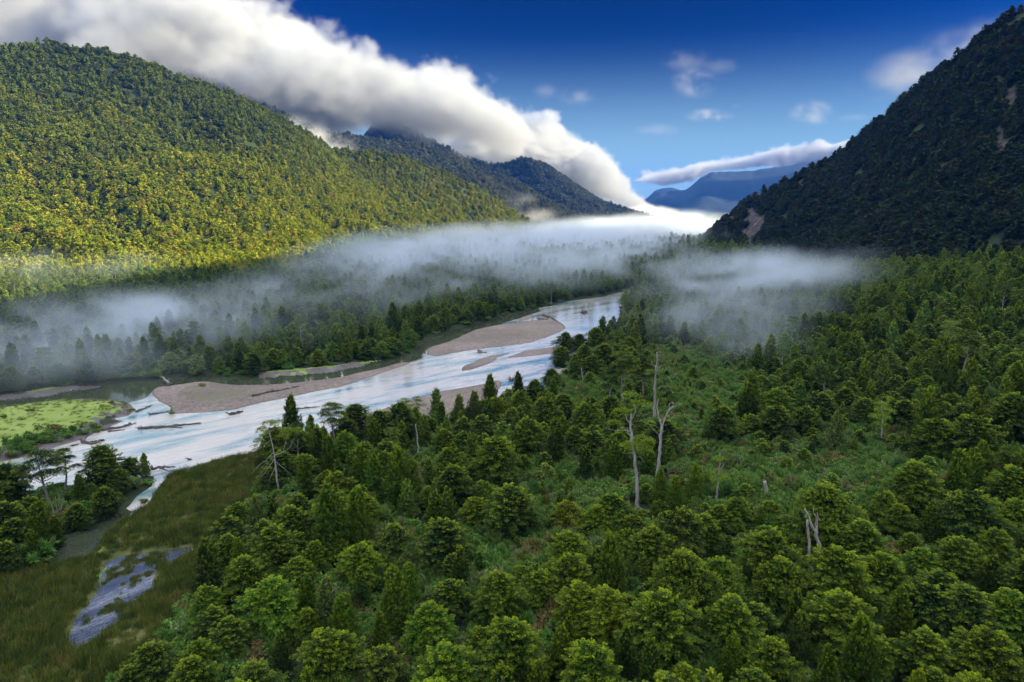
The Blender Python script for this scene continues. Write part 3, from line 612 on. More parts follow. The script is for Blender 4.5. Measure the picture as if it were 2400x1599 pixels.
# ---- surveyed trees: column, row of the top, width, kind, tone
TONE = {'g': (0.062, 0.120, 0.010), 'd': (0.036, 0.078, 0.012), 'y': (0.098, 0.158, 0.010), 'l': (0.090, 0.180, 0.014), 'p': (0.12, 0.18, 0.05), 'o': (0.055, 0.098, 0.018), 'w': (0.15, 0.165, 0.015)}
TW = {'g': 'mid-green', 'd': 'dark green', 'y': 'yellow-green', 'l': 'bright green', 'p': 'pale green', 'o': 'dull olive', 'w': 'golden green'}
TREES = [
 (271,582,52,'b','l'),(244,561,46,'b','g'),(359,548,43,'b','y'),(343,598,37,'c','l'),(327,635,55,'b','g'),(394,569,40,'c','l'),(272,531,42,'b','g'),(255,497,22,'c','p'),(327,487,42,'c','l'),(357,490,34,'c','l'),(393,527,38,'b','o'),(230,623,38,'b','d'),(227,519,32,'b','o'),(293,536,26,'b','g'),(315,544,28,'b','g'),(335,540,26,'b','g'),(326,581,32,'c','p'),(306,614,32,'b','g'),
 (476,500,30,'b','y'),(510,488,50,'b','d'),(435,493,30,'c','g'),(570,536,42,'b','y'),(499,576,48,'b','g'),(522,569,24,'b','g'),(540,575,38,'b','g'),(580,587,50,'b','y'),(431,608,52,'b','l'),(446,652,58,'b','g'),(511,627,66,'b','g'),(496,601,20,'c','y'),(409,566,30,'c','l'),(568,502,32,'b','w'),(481,631,28,'b','g'),
 (683,557,68,'b','g'),(720,562,50,'b','g'),(652,531,44,'b','g'),(683,511,50,'b','o'),(705,517,38,'b','g'),(680,540,28,'b','g'),(771,531,60,'b','g'),(781,563,50,'b','g'),(732,602,58,'b','g'),(607,592,56,'b','y'),(772,642,48,'b','g'),(612,497,38,'b','g'),(598,509,32,'b','y'),(661,502,20,'b','g'),(720,507,26,'b','g'),(738,499,30,'b','g'),(770,503,28,'b','y'),(738,520,16,'b','g'),(729,536,16,'c','p'),
 (840,552,70,'b','y'),(150,652,42,'b','d'),(190,664,46,'b','g'),(128,670,34,'b','d'),(212,610,34,'b','d'),(899,507,30,'b','g'),(973,491,54,'b','d'),(863,619,48,'c','g'),(802,613,30,'c','o'),(927,635,52,'b','g'),(880,645,38,'b','g'),(970,591,54,'b','d'),(990,635,62,'b','g'),(930,588,50,'b','d'),(997,531,36,'b','g'),(1019,503,40,'b','y'),(885,557,52,'b','g'),(911,537,24,'b','g'),(826,487,60,'b','y'),(887,494,34,'b','g'),(942,576,44,'b','d'),
 (724,407,36,'b','d'),(749,383,23,'c','d'),(778,407,34,'b','d'),(838,412,24,'c','p'),(777,390,36,'b','g'),(930,388,36,'c','g'),(939,420,44,'b','g'),(977,416,50,'b','g'),(917,464,52,'b','g'),(1016,468,50,'b','g'),(806,408,30,'b','d'),(823,394,28,'b','d'),(846,390,26,'b','d'),(1015,395,44,'b','g'),(866,400,28,'b','d'),(905,402,32,'b','d'),
 (436,386,17,'c','l'),(490,374,20,'c','g'),(417,395,15,'u','d'),(405,396,15,'u','d'),(400,403,36,'b','d'),(360,446,26,'c','l'),(373,455,28,'c','l'),(398,449,34,'c','l'),(450,449,30,'b','g'),(497,438,48,'b','g'),(527,420,38,'b','g'),(556,420,26,'c','d'),(575,428,26,'b','d'),(586,447,22,'c','d'),(594,432,28,'b','d'),(459,395,18,'c','p'),(474,391,20,'c','p'),(520,392,26,'b','g'),(545,399,34,'b','g'),(564,395,24,'b','d'),(588,403,34,'b','g'),(611,397,30,'b','g'),(463,418,26,'b','o'),(482,416,26,'b','o'),(444,430,24,'b','g'),(374,420,20,'c','g'),(453,468,38,'b','d'),(615,439,24,'c','l'),(649,439,20,'c','l'),(661,470,22,'c','l'),(676,476,24,'c','l'),(665,421,36,'b','o'),
 (310,413,14,'c','d'),(333,404,26,'u','g'),(328,438,24,'c','g'),(304,458,24,'c','l'),(336,475,30,'b','y'),(355,405,30,'b','d'),(378,412,30,'b','d'),(298,440,26,'b','d'),(280,455,30,'b','d'),(268,470,22,'b','o'),(345,420,26,'b','d'),
 (41,451,34,'u','d'),(60,452,24,'u','d'),(100,446,40,'b','d'),(143,450,12,'c','d'),(129,456,22,'b','o'),(4,466,40,'b','d'),(78,476,18,'c','g'),(90,485,14,'b','g'),(103,485,28,'b','d'),(36,498,28,'c','g'),(20,460,12,'b','d'),(28,500,30,'b','d'),(53,511,18,'c','g'),(30,530,18,'c','g'),(2,505,40,'b','d'),(12,522,30,'b','d'),(4,545,30,'b','d'),(-14,480,40,'b','d'),(-20,530,40,'b','d'),(118,470,22,'b','o'),(76,500,24,'b','d'),
 (624,352,30,'u','g'),(646,356,27,'u','d'),(610,368,22,'u','d'),(633,412,20,'u','d'),(294,426,26,'u','d'),(552,368,18,'b','d'),(518,372,18,'c','d'),(535,380,24,'b','d'),
 (566,330,20,'b','d'),(580,332,18,'b','d'),(596,328,20,'b','g'),(561,342,20,'b','d'),(585,345,24,'b','d'),(605,345,26,'b','d'),(575,355,14,'c','l'),(592,356,22,'b','g'),
]
ASP = {'b': 1.16, 'c': 2.05, 'u': 1.9}
def ground_grid(X, Y): return ground_z(np.array([X]), np.array([Y]))[0]
def locate(px, py, w, asp):
    best = None
    for Y in np.linspace(95, 900, 806):
        p = at(px, py, Y); d = Y * cp - (p[2] - CAMZ) * sp; h = asp * w * d / F
        e = p[2] - h - 0.8 - float(ramp_z(np.array([p[0]]), np.array([Y]))[0])
        if e < 0: best = (p[0], Y, h, d); break
    return best
placed = []                                # x, y, radius, height, kind, tone
for px, py, w, k, tn in TREES:
    s = locate(px, py, w, ASP[k])
    if s: placed.append((s[0], s[1], w * s[3] / F / 2, s[2], k, tn))
print('surveyed trees', len(placed), 'heights', np.percentile([p[3] for p in placed], [0, 25, 50, 75, 100]))

# ---- fill the rest of the valley floor and the fan with a natural stand of trees
def free_land(X, Y):
    ok = np.ones(X.shape, bool)
    d, bar = shore(X, Y); ok &= (d > 3.0) & (bar > 3)
    for polys in (wMARSH, wMEAD, wBRUSH, wALG):
        for p in polys: ok &= sdist(p, X, Y) > 1.5
    ok &= sdist(wpoly([(-90,472),(0,450),(48,437),(95,430),(112,419),(135,411),(140,418),(104,431),(52,449),(0,463),(-90,485)]), X, Y) > 1
    return ok
def in_clear(X, Y):
    c = np.zeros(X.shape, bool)
    for p in wCLEAR: c |= sdist(p, X, Y) < 0
    return c
def poisson(region_fn, x0, x1, y0, y1, sp_fn, existing, ntry, g):
    cell = 8.0; grid = {}
    def add(x, y, r):
        grid.setdefault((int(x // cell), int(y // cell)), []).append((x, y, r))
    for e in existing: add(e[0], e[1], e[2])
    X = g.uniform(x0, x1, ntry); Y = g.uniform(y0, y1, ntry); ok = region_fn(X, Y); X, Y = X[ok], Y[ok]; S = sp_fn(X, Y, g)
    out = []
    for x, y, r in zip(X, Y, S):
        ci, cj = int(x // cell), int(y // cell); good = True
        for i in (-1, 0, 1):
            for j in (-1, 0, 1):
                for (a, b, c) in grid.get((ci + i, cj + j), ()):
                    if (a - x) ** 2 + (b - y) ** 2 < ((c + r) * 0.80) ** 2: good = False; break
                if not good: break
            if not good: break
        if good: add(x, y, r); out.append((x, y, r))
    return np.array(out)
def in_frame(X, Y, Z, m=150):
    a, b, d = proj(X, Y, Z); return (a > -m) & (a < W + m) & (b < HH + 110) & (Y > 40)
g = np.random.default_rng(99)
def reg_near(X, Y):
    ok = in_frame(X, Y, ramp_z(X, Y) + 8) & free_land(X, Y) & ~in_clear(X, Y)
    # keep the surveyed river view open: no filler tall against the near shore
    d, _ = shore(X, Y); a, b, _d = proj(X, Y, ramp_z(X, Y))
    ok &= ~((a > 180) & (a < 560) & (d < 10) & (Y < 420) & (b > 395))
    ok &= ~((a < 150) & (b > 555)) & ~((a < 208) & (b > 480) & (b < 645))
    return ok
fill = poisson(reg_near, -430, 560, 70, 460, lambda X, Y, g: (2.2 + 3.0 * g.uniform(0, 1, X.shape) ** 0.8) + np.clip((220 - Y) / 150, 0, 1) * 0.7, placed, 60000, g)
print('fill', len(fill))
fillers = []
for x, y, r in fill:
    k = g.choice(['b', 'c', 'b', 'u'], p=[0.40, 0.40, 0.18, 0.02]); 
    if k == 'c': h = r * 2 * g.uniform(1.6, 2.1); r *= 0.85
    elif k == 'u': h = g.uniform(15, 20); r = g.uniform(3.5, 5)
    else: h = r * 2 * g.uniform(0.95, 1.3)
    fillers.append((x, y, r, h, k, g.choice(list('gdyol'), p=[.28, .32, .13, .14, .13])))
HERO = [(798,826,505,556),(622,648,405,512),(650,680,397,486),(412,422,420,460),(760,778,470,505),(712,728,450,505),(874,892,396,446),(648,662,352,424),(252,300,420,497),(618,652,350,412),(832,846,410,446),(80,185,548,636)]
SV = []
for x, y, r, h, k, tn in placed:
    z0 = float(ramp_z(np.array([x]), np.array([y]))[0]) + 1; a, b, d = proj(x, y, z0 + h); a, b, d = float(a), float(b), float(d); SV.append((a, b, r * F / d, h * F / d, y))
SV = np.array(SV); keepf = []
for x, y, r, h, k, tn in fillers:
    z0 = float(ramp_z(np.array([x]), np.array([y]))[0]) + 1; a, bg_, d = proj(x, y, z0); a, bg_, d = float(a), float(bg_), float(d); wpx = r * F / d; hp = h * F / d
    lim = -1e9
    m_ = (np.abs(SV[:, 0] - a) < (SV[:, 2] + wpx) * 0.72) & (SV[:, 4] > y)
    if m_.any(): lim = (SV[m_, 1] + 0.42 * SV[m_, 3])[SV[m_, 1] + SV[m_, 3] > bg_ - hp].max(initial=-1e9)
    for x0, x1, y0, y1 in HERO:
        if x0 - wpx < a < x1 + wpx and bg_ > y1 - 4: lim = max(lim, y1 - 3)
    top_ = bg_ - hp
    if top_ < lim:
        f_ = (bg_ - lim) / hp
        if f_ < 0.45: continue
        h *= f_; r *= max(f_, 0.6)
    keepf.append((x, y, r, h, k, tn))
print('fillers kept', len(keepf), 'of', len(fillers)); fillers = keepf
allt = [(*p, True) for p in placed] + [(*p, False) for p in fillers]
def apparent(t):
    z = float(ramp_z(np.array([t[0]]), np.array([t[1]]))[0]) + 1
    a, b, d = proj(t[0], t[1], z + t[3] * 0.6)
    vis = (-25 < a < W + 25) and (b < HH + 30)
    return (t[2] * 2 * F / d) * (1.0 if vis else 0.0) * (1.25 if t[6] else 1.0)
sc_ = np.array([apparent(t) for t in allt]); order = np.argsort(-sc_)
single = [allt[i] for i in order[:300]]; rest = [allt[i] for i in order[300:]]

ORD = ['first', 'second', 'third', 'fourth', 'fifth', 'sixth', 'seventh', 'eighth', 'ninth', 'tenth', 'eleventh', 'twelfth', 'thirteenth', 'fourteenth', 'fifteenth', 'sixteenth', 'seventeenth', 'eighteenth', 'nineteenth', 'twentieth']
LAND = [((820,530),'the twin splintered stump'),((657,470),'the forked dead trunk'),((639,500),'the tall bare leaning trunk'),((766,495),'the short broken stump'),((417,440),'the thin white pole trunk'),((268,470),'the pale sprawling dead tree'),((150,490),'the creek mouth'),((100,600),'the shallow lagoon'),((60,545),'the murky pond'),((225,480),'the brown marsh tip'),((200,560),'the marsh edge'),((540,530),'the small fern clearing'),((790,470),'the wide shrub clearing'),((700,400),'the upper brushy clearing'),((470,395),'the hidden gravel bar'),((590,340),'the river bend'),((60,480),'the river grove'),((940,560),'the steep shaded bank'),((1000,440),'the rising slope'),((330,660),'the bottom edge under the marsh'),((560,670),'the middle of the bottom edge'),((760,670),'the bottom edge below the splintered stump'),((950,670),'the bottom right corner'),((350,430),'the near river bank'),((860,340),'the hazy slope foot'),((700,340),'the misty flat wood'),((640,350),'the tall umbrella trees'),((420,560),'the thicket below the pole trunk'),((620,580),'the big central crowns'),((900,400),'the upper slope grove')]
SHAPE = {'b': 'rounded beech', 'c': 'slender conical tree', 'u': 'tall flat-topped old tree'}
KN = {'b': 'beech_tree', 'c': 'conical_tree', 'u': 'umbrella_tree'}
KC = {'b': 'tree', 'c': 'tree', 'u': 'tree'}
buckets = {}
for t in single:
    z = float(ramp_z(np.array([t[0]]), np.array([t[1]]))[0]) + 1
    a, b, d = proj(t[0], t[1], z + t[3] * 0.6); wpx = t[2] * 2 * F / d
    size = 'large' if wpx > 44 else 'middling' if wpx > 24 else 'small'
    L = min(LAND, key=lambda q: (q[0][0] - a) ** 2 + ((q[0][1] - b) * 1.3) ** 2)
    buckets.setdefault((size, t[5], t[4], L[1]), []).append((float(a), t, z, float(b), L[0]))
tree_n = 0
g2 = np.random.default_rng(5)
proto_used = {}
for (size, tn, k, where), items in buckets.items():
    items.sort(key=lambda q: q[0])
    for i, (a, t, z, b, lp) in enumerate(items):
        x, y, r, h, _, _, _s = t
        pi = int(g2.integers(len(NEAR[k]))); cm, tm, H0, R0 = NEAR[k][pi]
        gz = float(ground_z(np.array([x]), np.array([y]))[0])
        s = h / H0; sr = r / R0 * (g2.uniform(1.05, 1.25) if k != 'c' else g2.uniform(0.88, 1.02))
        root = empty(KN[k], (x, y, gz - 0.1), g2.uniform(0, 6.28), (sr, sr, s))
        lab = f'{size} {TW[tn]} {SHAPE[k]} by {where}'
        if len(items) > 1: lab += f', {ORD[i]} from the west' if False else f', {ORD[min(i, 19)]} from left'
        tag(root, lab, KC[k], 'trees of the near valley wood')
        c = obj('crown', cm, root); tr = obj('trunk', tm, root)
        jit = g2.uniform(0.8, 1.22); base = TONE[tn]
        jit *= 0.66; c.color = (base[0] * jit * g2.uniform(0.9, 1.12), base[1] * jit, base[2] * jit, 1)
        tree_n += 1
print('single trees', tree_n)

# ---- the rest of the wood: nearer models, then far ones on the hills
P_, I_, S_ = [], [], []
def add_f(x, y, z, r, h, k, far):
    if not far:
        c = {'b': [0, 1, 4], 'c': [2, 3], 'u': [5]}[k]; i = int(g2.choice(c)); HR = [(13, 5.0), (12, 4.8), (15, 3.6), (13, 3.3), (14, 4.6), (19, 5.5)][i]
    else:
        i = int(g2.choice([0, 1, 3] if k != 'c' else [2])); HR = [(14, 5.6), (13, 6.0), (16, 4.4), (15, 5.2)][i]; i += 6
    P_.append((x, y, z - 0.2)); I_.append(i); S_.append((r / HR[1] * 1.05, r / HR[1] * 1.05, h / HR[0]))
rx = np.array([t[0] for t in rest]); ry = np.array([t[1] for t in rest]); rz_ = ground_z(rx, ry)
for t, z in zip(rest, rz_): add_f(t[0], t[1], z, t[2], t[3], t[4], False)
# valley floor beyond, both banks
def reg_mid(X, Y): return in_frame(X, Y, ramp_z(X, Y) + 8, 150) & free_land(X, Y) & ~in_clear(X, Y) & (Y > 455) & (ramp_z(X, Y) < 230)
mid = poisson(reg_mid, -1150, 800, 455, 1300, lambda X, Y, g: g.uniform(3.2, 5.0, X.shape) * (1 + np.clip((Y - 700) / 900, 0, 0.5)), [], 150000, g)
mz = ground_z(mid[:, 0], mid[:, 1])
for (x, y, r), z in zip(mid, mz):
    k = g.choice(['b', 'c', 'u'], p=[0.70, 0.27, 0.03]); h = {'b': r * 2 * g.uniform(1.1, 1.6), 'c': r * 2 * g.uniform(1.6, 2.2), 'u': g.uniform(15, 21)}[k]
    add_f(x, y, z, r * (0.85 if k == 'c' else 1), h, k, y > 750)
print('mid', len(mid))
fl = poisson(lambda X, Y: in_frame(X, Y, 0 * X + 8, 150) & (ramp_z(X, Y) < 60), -1100, 900, 1300, 4300, lambda X, Y, g: g.uniform(5.5, 7.0, X.shape), [], 60000, g)
for x, y, r in fl: add_f(x, y, float(ramp_z(np.array([x]), np.array([y]))[0]) + 1, r, r * 2 * g.uniform(1.1, 1.5), 'b', True)
def on_loft(VF, spacing, size, g, zmin=-2):
    V, Fq = VF; A = V[Fq]; n = np.cross(A[:, 2] - A[:, 0], A[:, 3] - A[:, 1]); ar = np.linalg.norm(n, axis=1) / 2; c = A.mean(1)
    px_, py_, d = proj(c[:, 0], c[:, 1], c[:, 2]); ok = (px_ > -200) & (px_ < W + 150) & (py_ > -90) & (c[:, 1] > 100) & (c[:, 2] > zmin)
    view = c - np.array([0, 0, CAMZ]); nn = n / np.maximum(2 * ar[:, None], 1e-6); nn *= np.sign(nn[:, 2:3]); facing = (nn * view).sum(1) / np.linalg.norm(view, axis=1) < 0.12; ok &= facing
    Fk, A, ar = Fq[ok], A[ok], ar[ok]; N_ = int(ar.sum() / spacing ** 2); pick = g.choice(len(A), N_, p=ar / ar.sum())
    u, v = g.uniform(0, 1, (2, N_, 1)); P = (A[pick, 0] * (1 - u) + A[pick, 1] * u) * (1 - v) + (A[pick, 3] * (1 - u) + A[pick, 2] * u) * v
    print('loft trees', N_)
    return P
WEST = []
WEST.append((0, len(P_), 'floor'))
for VF, spc, sz, tall, side in ((left_V, 7.4, 0.95, 1.0, 'w'), (midB, 11, 1.35, 1.0, 'r'), (midC, 12.5, 1.6, 1.0, 'r'), (right_V, 8.0, 1.05, 1.0, 'e')):
    P = on_loft(VF, spc, sz, g); WEST.append((len(P_), len(P_) + len(P), side))
    for p in P:
        k = 'c' if g.uniform() < 0.22 else 'b'
        r = g.uniform(4.2, 8.2) * sz * (0.7 if k == 'c' else 1); h = r * (g.uniform(1.3, 1.9) if k == 'b' else g.uniform(2.4, 3.4))
        add_f(p[0], p[1], p[2] - 0.5, r, h, k, True)
for p_ in wCLEAR:
    lo_, hi_ = p_.min(0), p_.max(0); n_ = int((hi_ - lo_).prod() / 60); xx, yy = g.uniform(lo_[0], hi_[0], n_), g.uniform(lo_[1], hi_[1], n_); k_ = inside(p_, xx, yy) & (shore(xx, yy)[0] > 2)
    for x_, y_, z_ in zip(xx[k_], yy[k_], ground_z(xx[k_], yy[k_])):
        kk = 'c' if g.uniform() < 0.5 else 'b'; h_ = g.uniform(2.5, 7); add_f(x_, y_, float(z_), h_ * (0.22 if kk == 'c' else 0.42), h_, kk, False)
P_, I_, S_ = np.array(P_), np.array(I_), np.array(S_)
FARW, FARE, FARR = [], [], []
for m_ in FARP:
    m2 = m_.copy(); m2.materials[0] = M['leaf_west_sunlit']; FARW.append(m2)
    m2 = m_.copy(); m2.materials[0] = M['leaf_east_shaded']; FARE.append(m2)
    m2 = m_.copy(); m2.materials[0] = M['leaf_range_hazed']; FARR.append(m2)
I_ = np.array(I_)
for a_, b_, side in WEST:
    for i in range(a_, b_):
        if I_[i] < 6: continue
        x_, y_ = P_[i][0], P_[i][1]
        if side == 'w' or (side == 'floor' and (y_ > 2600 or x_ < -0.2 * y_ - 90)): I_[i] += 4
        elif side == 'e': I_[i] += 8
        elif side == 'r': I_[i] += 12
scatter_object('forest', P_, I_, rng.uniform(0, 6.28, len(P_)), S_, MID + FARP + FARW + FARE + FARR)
print('forest', len(P_))

# ---- undergrowth: ferns, bamboo and shrubs of the clearings and between the trunks
def shrub_mesh(seed, R0, H0, n, size, blades=False):
    g = np.random.default_rng(seed)
    nb = 9; ctr = np.stack([g.normal(0, R0 * 0.42, nb), g.normal(0, R0 * 0.42, nb), g.uniform(0.25, 0.75, nb) * H0], 1)
    w = g.integers(0, nb, n); d = unit(g.normal(0, 1, (n, 3))); d[:, 2] = np.abs(d[:, 2]) * (1 if not blades else 1.6)
    c = ctr[w] + d * (R0 * 0.42) * g.uniform(0.7, 1.05, (n, 1)) * np.array([1, 1, 0.8]); c[:, 2] = np.clip(c[:, 2], 0.02, None)
    a = unit(d * (1.5 if blades else 0.6) + g.normal(0, 0.5, (n, 3))); b = unit(np.cross(a, g.normal(0, 1, (n, 3))))
    s = size * g.uniform(0.6, 1.3, (n, 1))
    V, Fq = quads(c, a * s * (1.1 if blades else 0.6), b * s * (0.16 if blades else 0.42))
    return mesh_np('shrub_model', V, Fq, M['leaf_shrub'], False, {'tint': ('FACE', g.uniform(0, 1, n)), 'young_toplit': ('FACE', np.clip(d[:, 2], 0, 1) * g.uniform(0, 1, n))})
SHR = [shrub_mesh(1, 1.5, 1.6, 700, 0.26), shrub_mesh(2, 1.8, 1.3, 750, 0.28), shrub_mesh(3, 1.3, 1.9, 600, 0.5, True), shrub_mesh(4, 1.6, 1.2, 650, 0.3)]
def reg_sh(X, Y):
    d, bar = shore(X, Y); ok = in_frame(X, Y, ramp_z(X, Y) + 2, 100) & (d > 1.5) & (bar > 1)
    for polys in (wMARSH, wMEAD, wBRUSH, wALG):
        for p in polys: ok &= sdist(p, X, Y) > 0.5
    return ok
X = g.uniform(-330, 500, 90000); Y = 80 + 480 * g.uniform(0, 1, 90000) ** 1.2; ok = reg_sh(X, Y); X, Y = X[ok], Y[ok]
cl = in_clear(X, Y); keep = cl | (g.uniform(0, 1, len(X)) < np.where(Y < 240, 0.6, 0.25)); 
X, Y, cl = X[keep], Y[keep], cl[keep]
Xc = []; Yc = []
for p in wCLEAR:
    a, b = p.min(0), p.max(0); m_ = int((b - a).prod() / 2.2); xx, yy = g.uniform(a[0], b[0], m_), g.uniform(a[1], b[1], m_); k = inside(p, xx, yy); Xc.append(xx[k]); Yc.append(yy[k])
X = np.concatenate([X, *Xc]); Y = np.concatenate([Y, *Yc])
ok = shore(X, Y)[0] > 1; X, Y = X[ok], Y[ok]
Zs = ground_z(X, Y) - 0.1; s = g.uniform(0.55, 1.5, len(X)); s *= 0.5 + 1.3 * fbm(X / 7, Y / 7, 3, 77)
scatter_object('undergrowth', np.stack([X, Y, Zs], 1), g.integers(0, 4, len(X)), g.uniform(0, 6.28, len(X)), np.stack([s, s, s * g.uniform(0.7, 1.3, len(X))], 1), SHR)
print('undergrowth', len(X))
# ------------------------------------------------------------------ dead trees, stumps, driftwood, bushes
LEAFQ = M['leaf']
def base_at(px, py): 
    for Y in np.linspace(95, 900, 1611):
        p = at(px, py, Y)
        if p[2] < float(ramp_z(np.array([p[0]]), np.array([Y]))[0]) + 0.9: break
    return np.array([p[0], Y, float(ground_z(np.array([p[0]]), np.array([Y]))[0])])
def pix(base, px, py, dy=0.0):            # point on the sight line, at the base's northing (+dy), relative to base
    return at(px, py, base[1] + dy) - base
def snag(name, label, cat, basepx, paths, r0, mat, tufts=(), tone='d', seed=0, group=None):
    """paths: polylines in picture coordinates from the base; r: radius factors. First one is the trunk."""
    b = base_at(*basepx); gg = np.random.default_rng(seed)
    root = empty(name, tuple(b)); tag(root, label, cat, group)
    out = []
    for i, (pts, ra, rb) in enumerate(paths):
        P = []
        for q in pts: P.append(pix(b, q[0], q[1], q[2] if len(q) > 2 else 0.0))
        P = np.array(P)
        if i == 0: P[0, 2] = -0.8
        Pn = resample(P, max(len(P) * 3, 6)); Pn[1:-1] += gg.normal(0, r0 * 0.22, (len(Pn) - 2, 3))
        rad = np.linspace(ra, rb, len(Pn)) * r0 * (1 + gg.uniform(-0.12, 0.12, len(Pn))); out.append((Pn, rad))
    V, Fq = tubes(out, 8); o = obj('trunk', mesh_np('trunk', V, Fq, mat, True), root)
    if tufts:
        cs, A, B = [], [], []
        for (px, py, dy, pr, n) in tufts:
            c0 = pix(b, px, py, dy); th = gg.uniform(0, 6.283, n); rr = pr * np.sqrt(gg.uniform(0, 1, n)) * (1 + 0.25 * np.cos(3 * th))
            c = c0 + np.stack([np.cos(th) * rr, np.sin(th) * rr, gg.normal(0, 0.13 * pr, n) + 0.3 * pr * (1 - (rr / pr) ** 2)], 1)
            a = unit(np.stack([np.cos(th), np.sin(th), np.zeros(n)], 1) + gg.normal(0, 0.5, (n, 3))); bb = unit(np.cross(a, np.array([0, 0, 1.]) + gg.normal(0, 0.5, (n, 3))))
            s = 0.3 * gg.uniform(0.6, 1.3, (n, 1)); cs.append(c); A.append(a * s * 0.62); B.append(bb * s * 0.4)
        c, a, bb = map(np.concatenate, (cs, A, B)); V, Fq = quads(c, a, bb)
        cr = obj('crown', mesh_np('crown', V, Fq, LEAFQ, False, {'tint': ('FACE', gg.uniform(0, 1, len(c))), 'young_toplit': ('FACE', gg.uniform(0, 0.6, len(c)))}), root); cr.color = (*TONE[tone], 1)
    return root
snag('dead_tree', 'tall forked dead trunk, bleached pale, rising beside the leaning trunk', 'dead tree', (657,486),
     [([(657,486),(659,460),(661,440),(662,425)], 1.1, 0.75), ([(662,427),(658,415),(657,405),(658.5,399)], 0.6, 0.15), ([(662,426),(666,416),(669,409),(674,405),(672,402)], 0.55, 0.12), ([(668,410),(675,406),(681,403)], 0.3, 0.08), ([(669,409),(670,403),(674,401)], 0.25, 0.06), ([(667,416),(672,417),(676,415)], 0.2, 0.06), ([(661,436),(655,431),(652,427)], 0.22, 0.06)], 0.48, M['pale_bark'], seed=1)
snag('dead_tree', 'tall leaning pale trunk with leafy tufts near its snapped branches', 'dead tree', (638,512),
     [([(638,512),(637.5,490),(636,470),(634,452),(632,440),(631,425),(631,414)], 1.15, 0.45), ([(632,425),(627,420),(626,414)], 0.35, 0.08), ([(631,420),(635,414),(636,408),(633,404)], 0.35, 0.08), ([(633,438),(628,433),(627,428)], 0.4, 0.2), ([(633,431),(622,430),(612,430),(605,428)], 0.25, 0.06), ([(634,455),(641,458),(645,463)], 0.2, 0.05), ([(634,452),(628,453),(622,452)], 0.2, 0.05)], 0.48, M['pale_bark'],
     [(636,446,0,3.4,900),(629,447,1,2.8,600),(642,440,1,2.8,600),(622,412,1,2.6,520),(614,423,0,1.8,300),(640,405,2,3.0,600),(646,452,1,2.2,350),(630,396,2,2.6,500)], 'g', seed=2)
snag('dead_tree', 'thin white pole of a dead trunk standing in dark crowns', 'dead tree', (419,460), [([(419,460),(418,447),(417,437),(415.6,424)], 0.8, 0.25)], 0.42, M['pale_bark'], seed=3)
snag('splintered_stump', 'twin splintered grey stump leaning apart above the yellow-green crowns', 'stump', (821,572),
     [([(821,572),(818,541),(813,526),(808,516),(804.6,508.5)], 1.2, 0.28), ([(817,538),(815.5,524),(815,516),(813.5,508)], 0.55, 0.1), ([(816.5,535),(817.5,520),(817.2,512)], 0.4, 0.1), ([(810,572,0.5),(808.5,540,1),(808,528,1),(807.5,520,1)], 0.8, 0.5), ([(806,517),(803,510)], 0.3, 0.08)], 0.48, M['pale_bark'], seed=4)
snag('broken_stump', 'short broken grey stump below a fluffy pale shrub', 'stump', (769,505), [([(769,505),(767.5,494),(765.5,486),(764.5,481)], 1.0, 0.7), ([(766.5,492),(764.5,484),(763.2,479.5)], 0.5, 0.15)], 0.6, M['pale_bark'], seed=5)
snag('slim_tree', 'slim bare-stemmed tree with two leafy tufts and a broken top', 'tree', (716,507), [([(716,507),(717,492),(719,478),(720,465),(720,452)], 0.8, 0.15), ([(720,470),(724,464),(726,459)], 0.25, 0.06)], 0.40, M['pale_bark'], [(718,478,0,2.9,700),(720,459,0,1.6,300),(714,472,1,1.2,150)], 'g', seed=6)
snag('slim_tree', 'small bright tree on a bare white stem at the clearing edge', 'tree', (882,446), [([(882,446),(882,432),(882.5,420),(882,408),(881.5,400)], 0.8, 0.2)], 0.42, M['pale_bark'], [(880,418,0,3.4,900),(885,411,1,3.0,700),(881,425,0,2.4,420),(882,404,0,1.9,300),(888,398,3,1.6,160)], 'l', seed=7)
snag('dead_tree', 'crownless dead trunk beside the tall umbrella trees', 'dead tree', (654.5,424), [([(654.5,424),(654.6,405),(655,385),(656,366),(657,352)], 1.0, 0.3), ([(655.5,375),(658,366),(658.5,358)], 0.3, 0.1), ([(656.5,360),(660,356),(661,352)], 0.2, 0.06), ([(655.6,368),(652,364),(651,358)], 0.2, 0.06)], 0.62, M['grey_bark'], [(652,372,1,2.6,300)], 'd', seed=8)
snag('dead_tree', 'pale sprawling half-dead tree beside the marsh tip with bare drooping branches', 'dead tree', (279,497),
     [([(279,497),(276,470),(274,452),(271,438),(269,430)], 1.0, 0.35), ([(274,452),(266,460),(258,466),(252,474)], 0.35, 0.06), ([(275,458),(268,468),(262,476),(256,484)], 0.35, 0.06), ([(275,455),(284,452),(292,446)], 0.35, 0.08), ([(272,440),(264,444),(259,441)], 0.3, 0.06), ([(270,434),(263,432),(260,438)], 0.3, 0.06), ([(270,433),(275,427),(277,423)], 0.3, 0.08), ([(276,465),(270,478),(268,490)], 0.3, 0.05), ([(283,452),(286,440),(288,433)], 0.25, 0.06), ([(290,447),(294,438),(298,434)], 0.25, 0.06), ([(276,462),(284,468),(290,474)], 0.25, 0.05), ([(270,436),(266,428),(264,424)], 0.25, 0.06)], 0.30, M['pale_bark'],
     [(262,430,0,1.9,330),(269,424,0,2.2,420),(277,423,1,1.9,330),(288,431,1,2.2,380),(297,432,1,2.4,420),(282,437,2,1.8,260),(258,440,0,1.2,150)], 'd', seed=9)
snag('dead_tree', 'little dead tree in the brush by the river bend', 'dead tree', (583,388), [([(583,388),(583,378),(581.5,368)], 0.7, 0.2), ([(582,374),(585,371)], 0.2, 0.06)], 0.5, M['pale_bark'], seed=10)
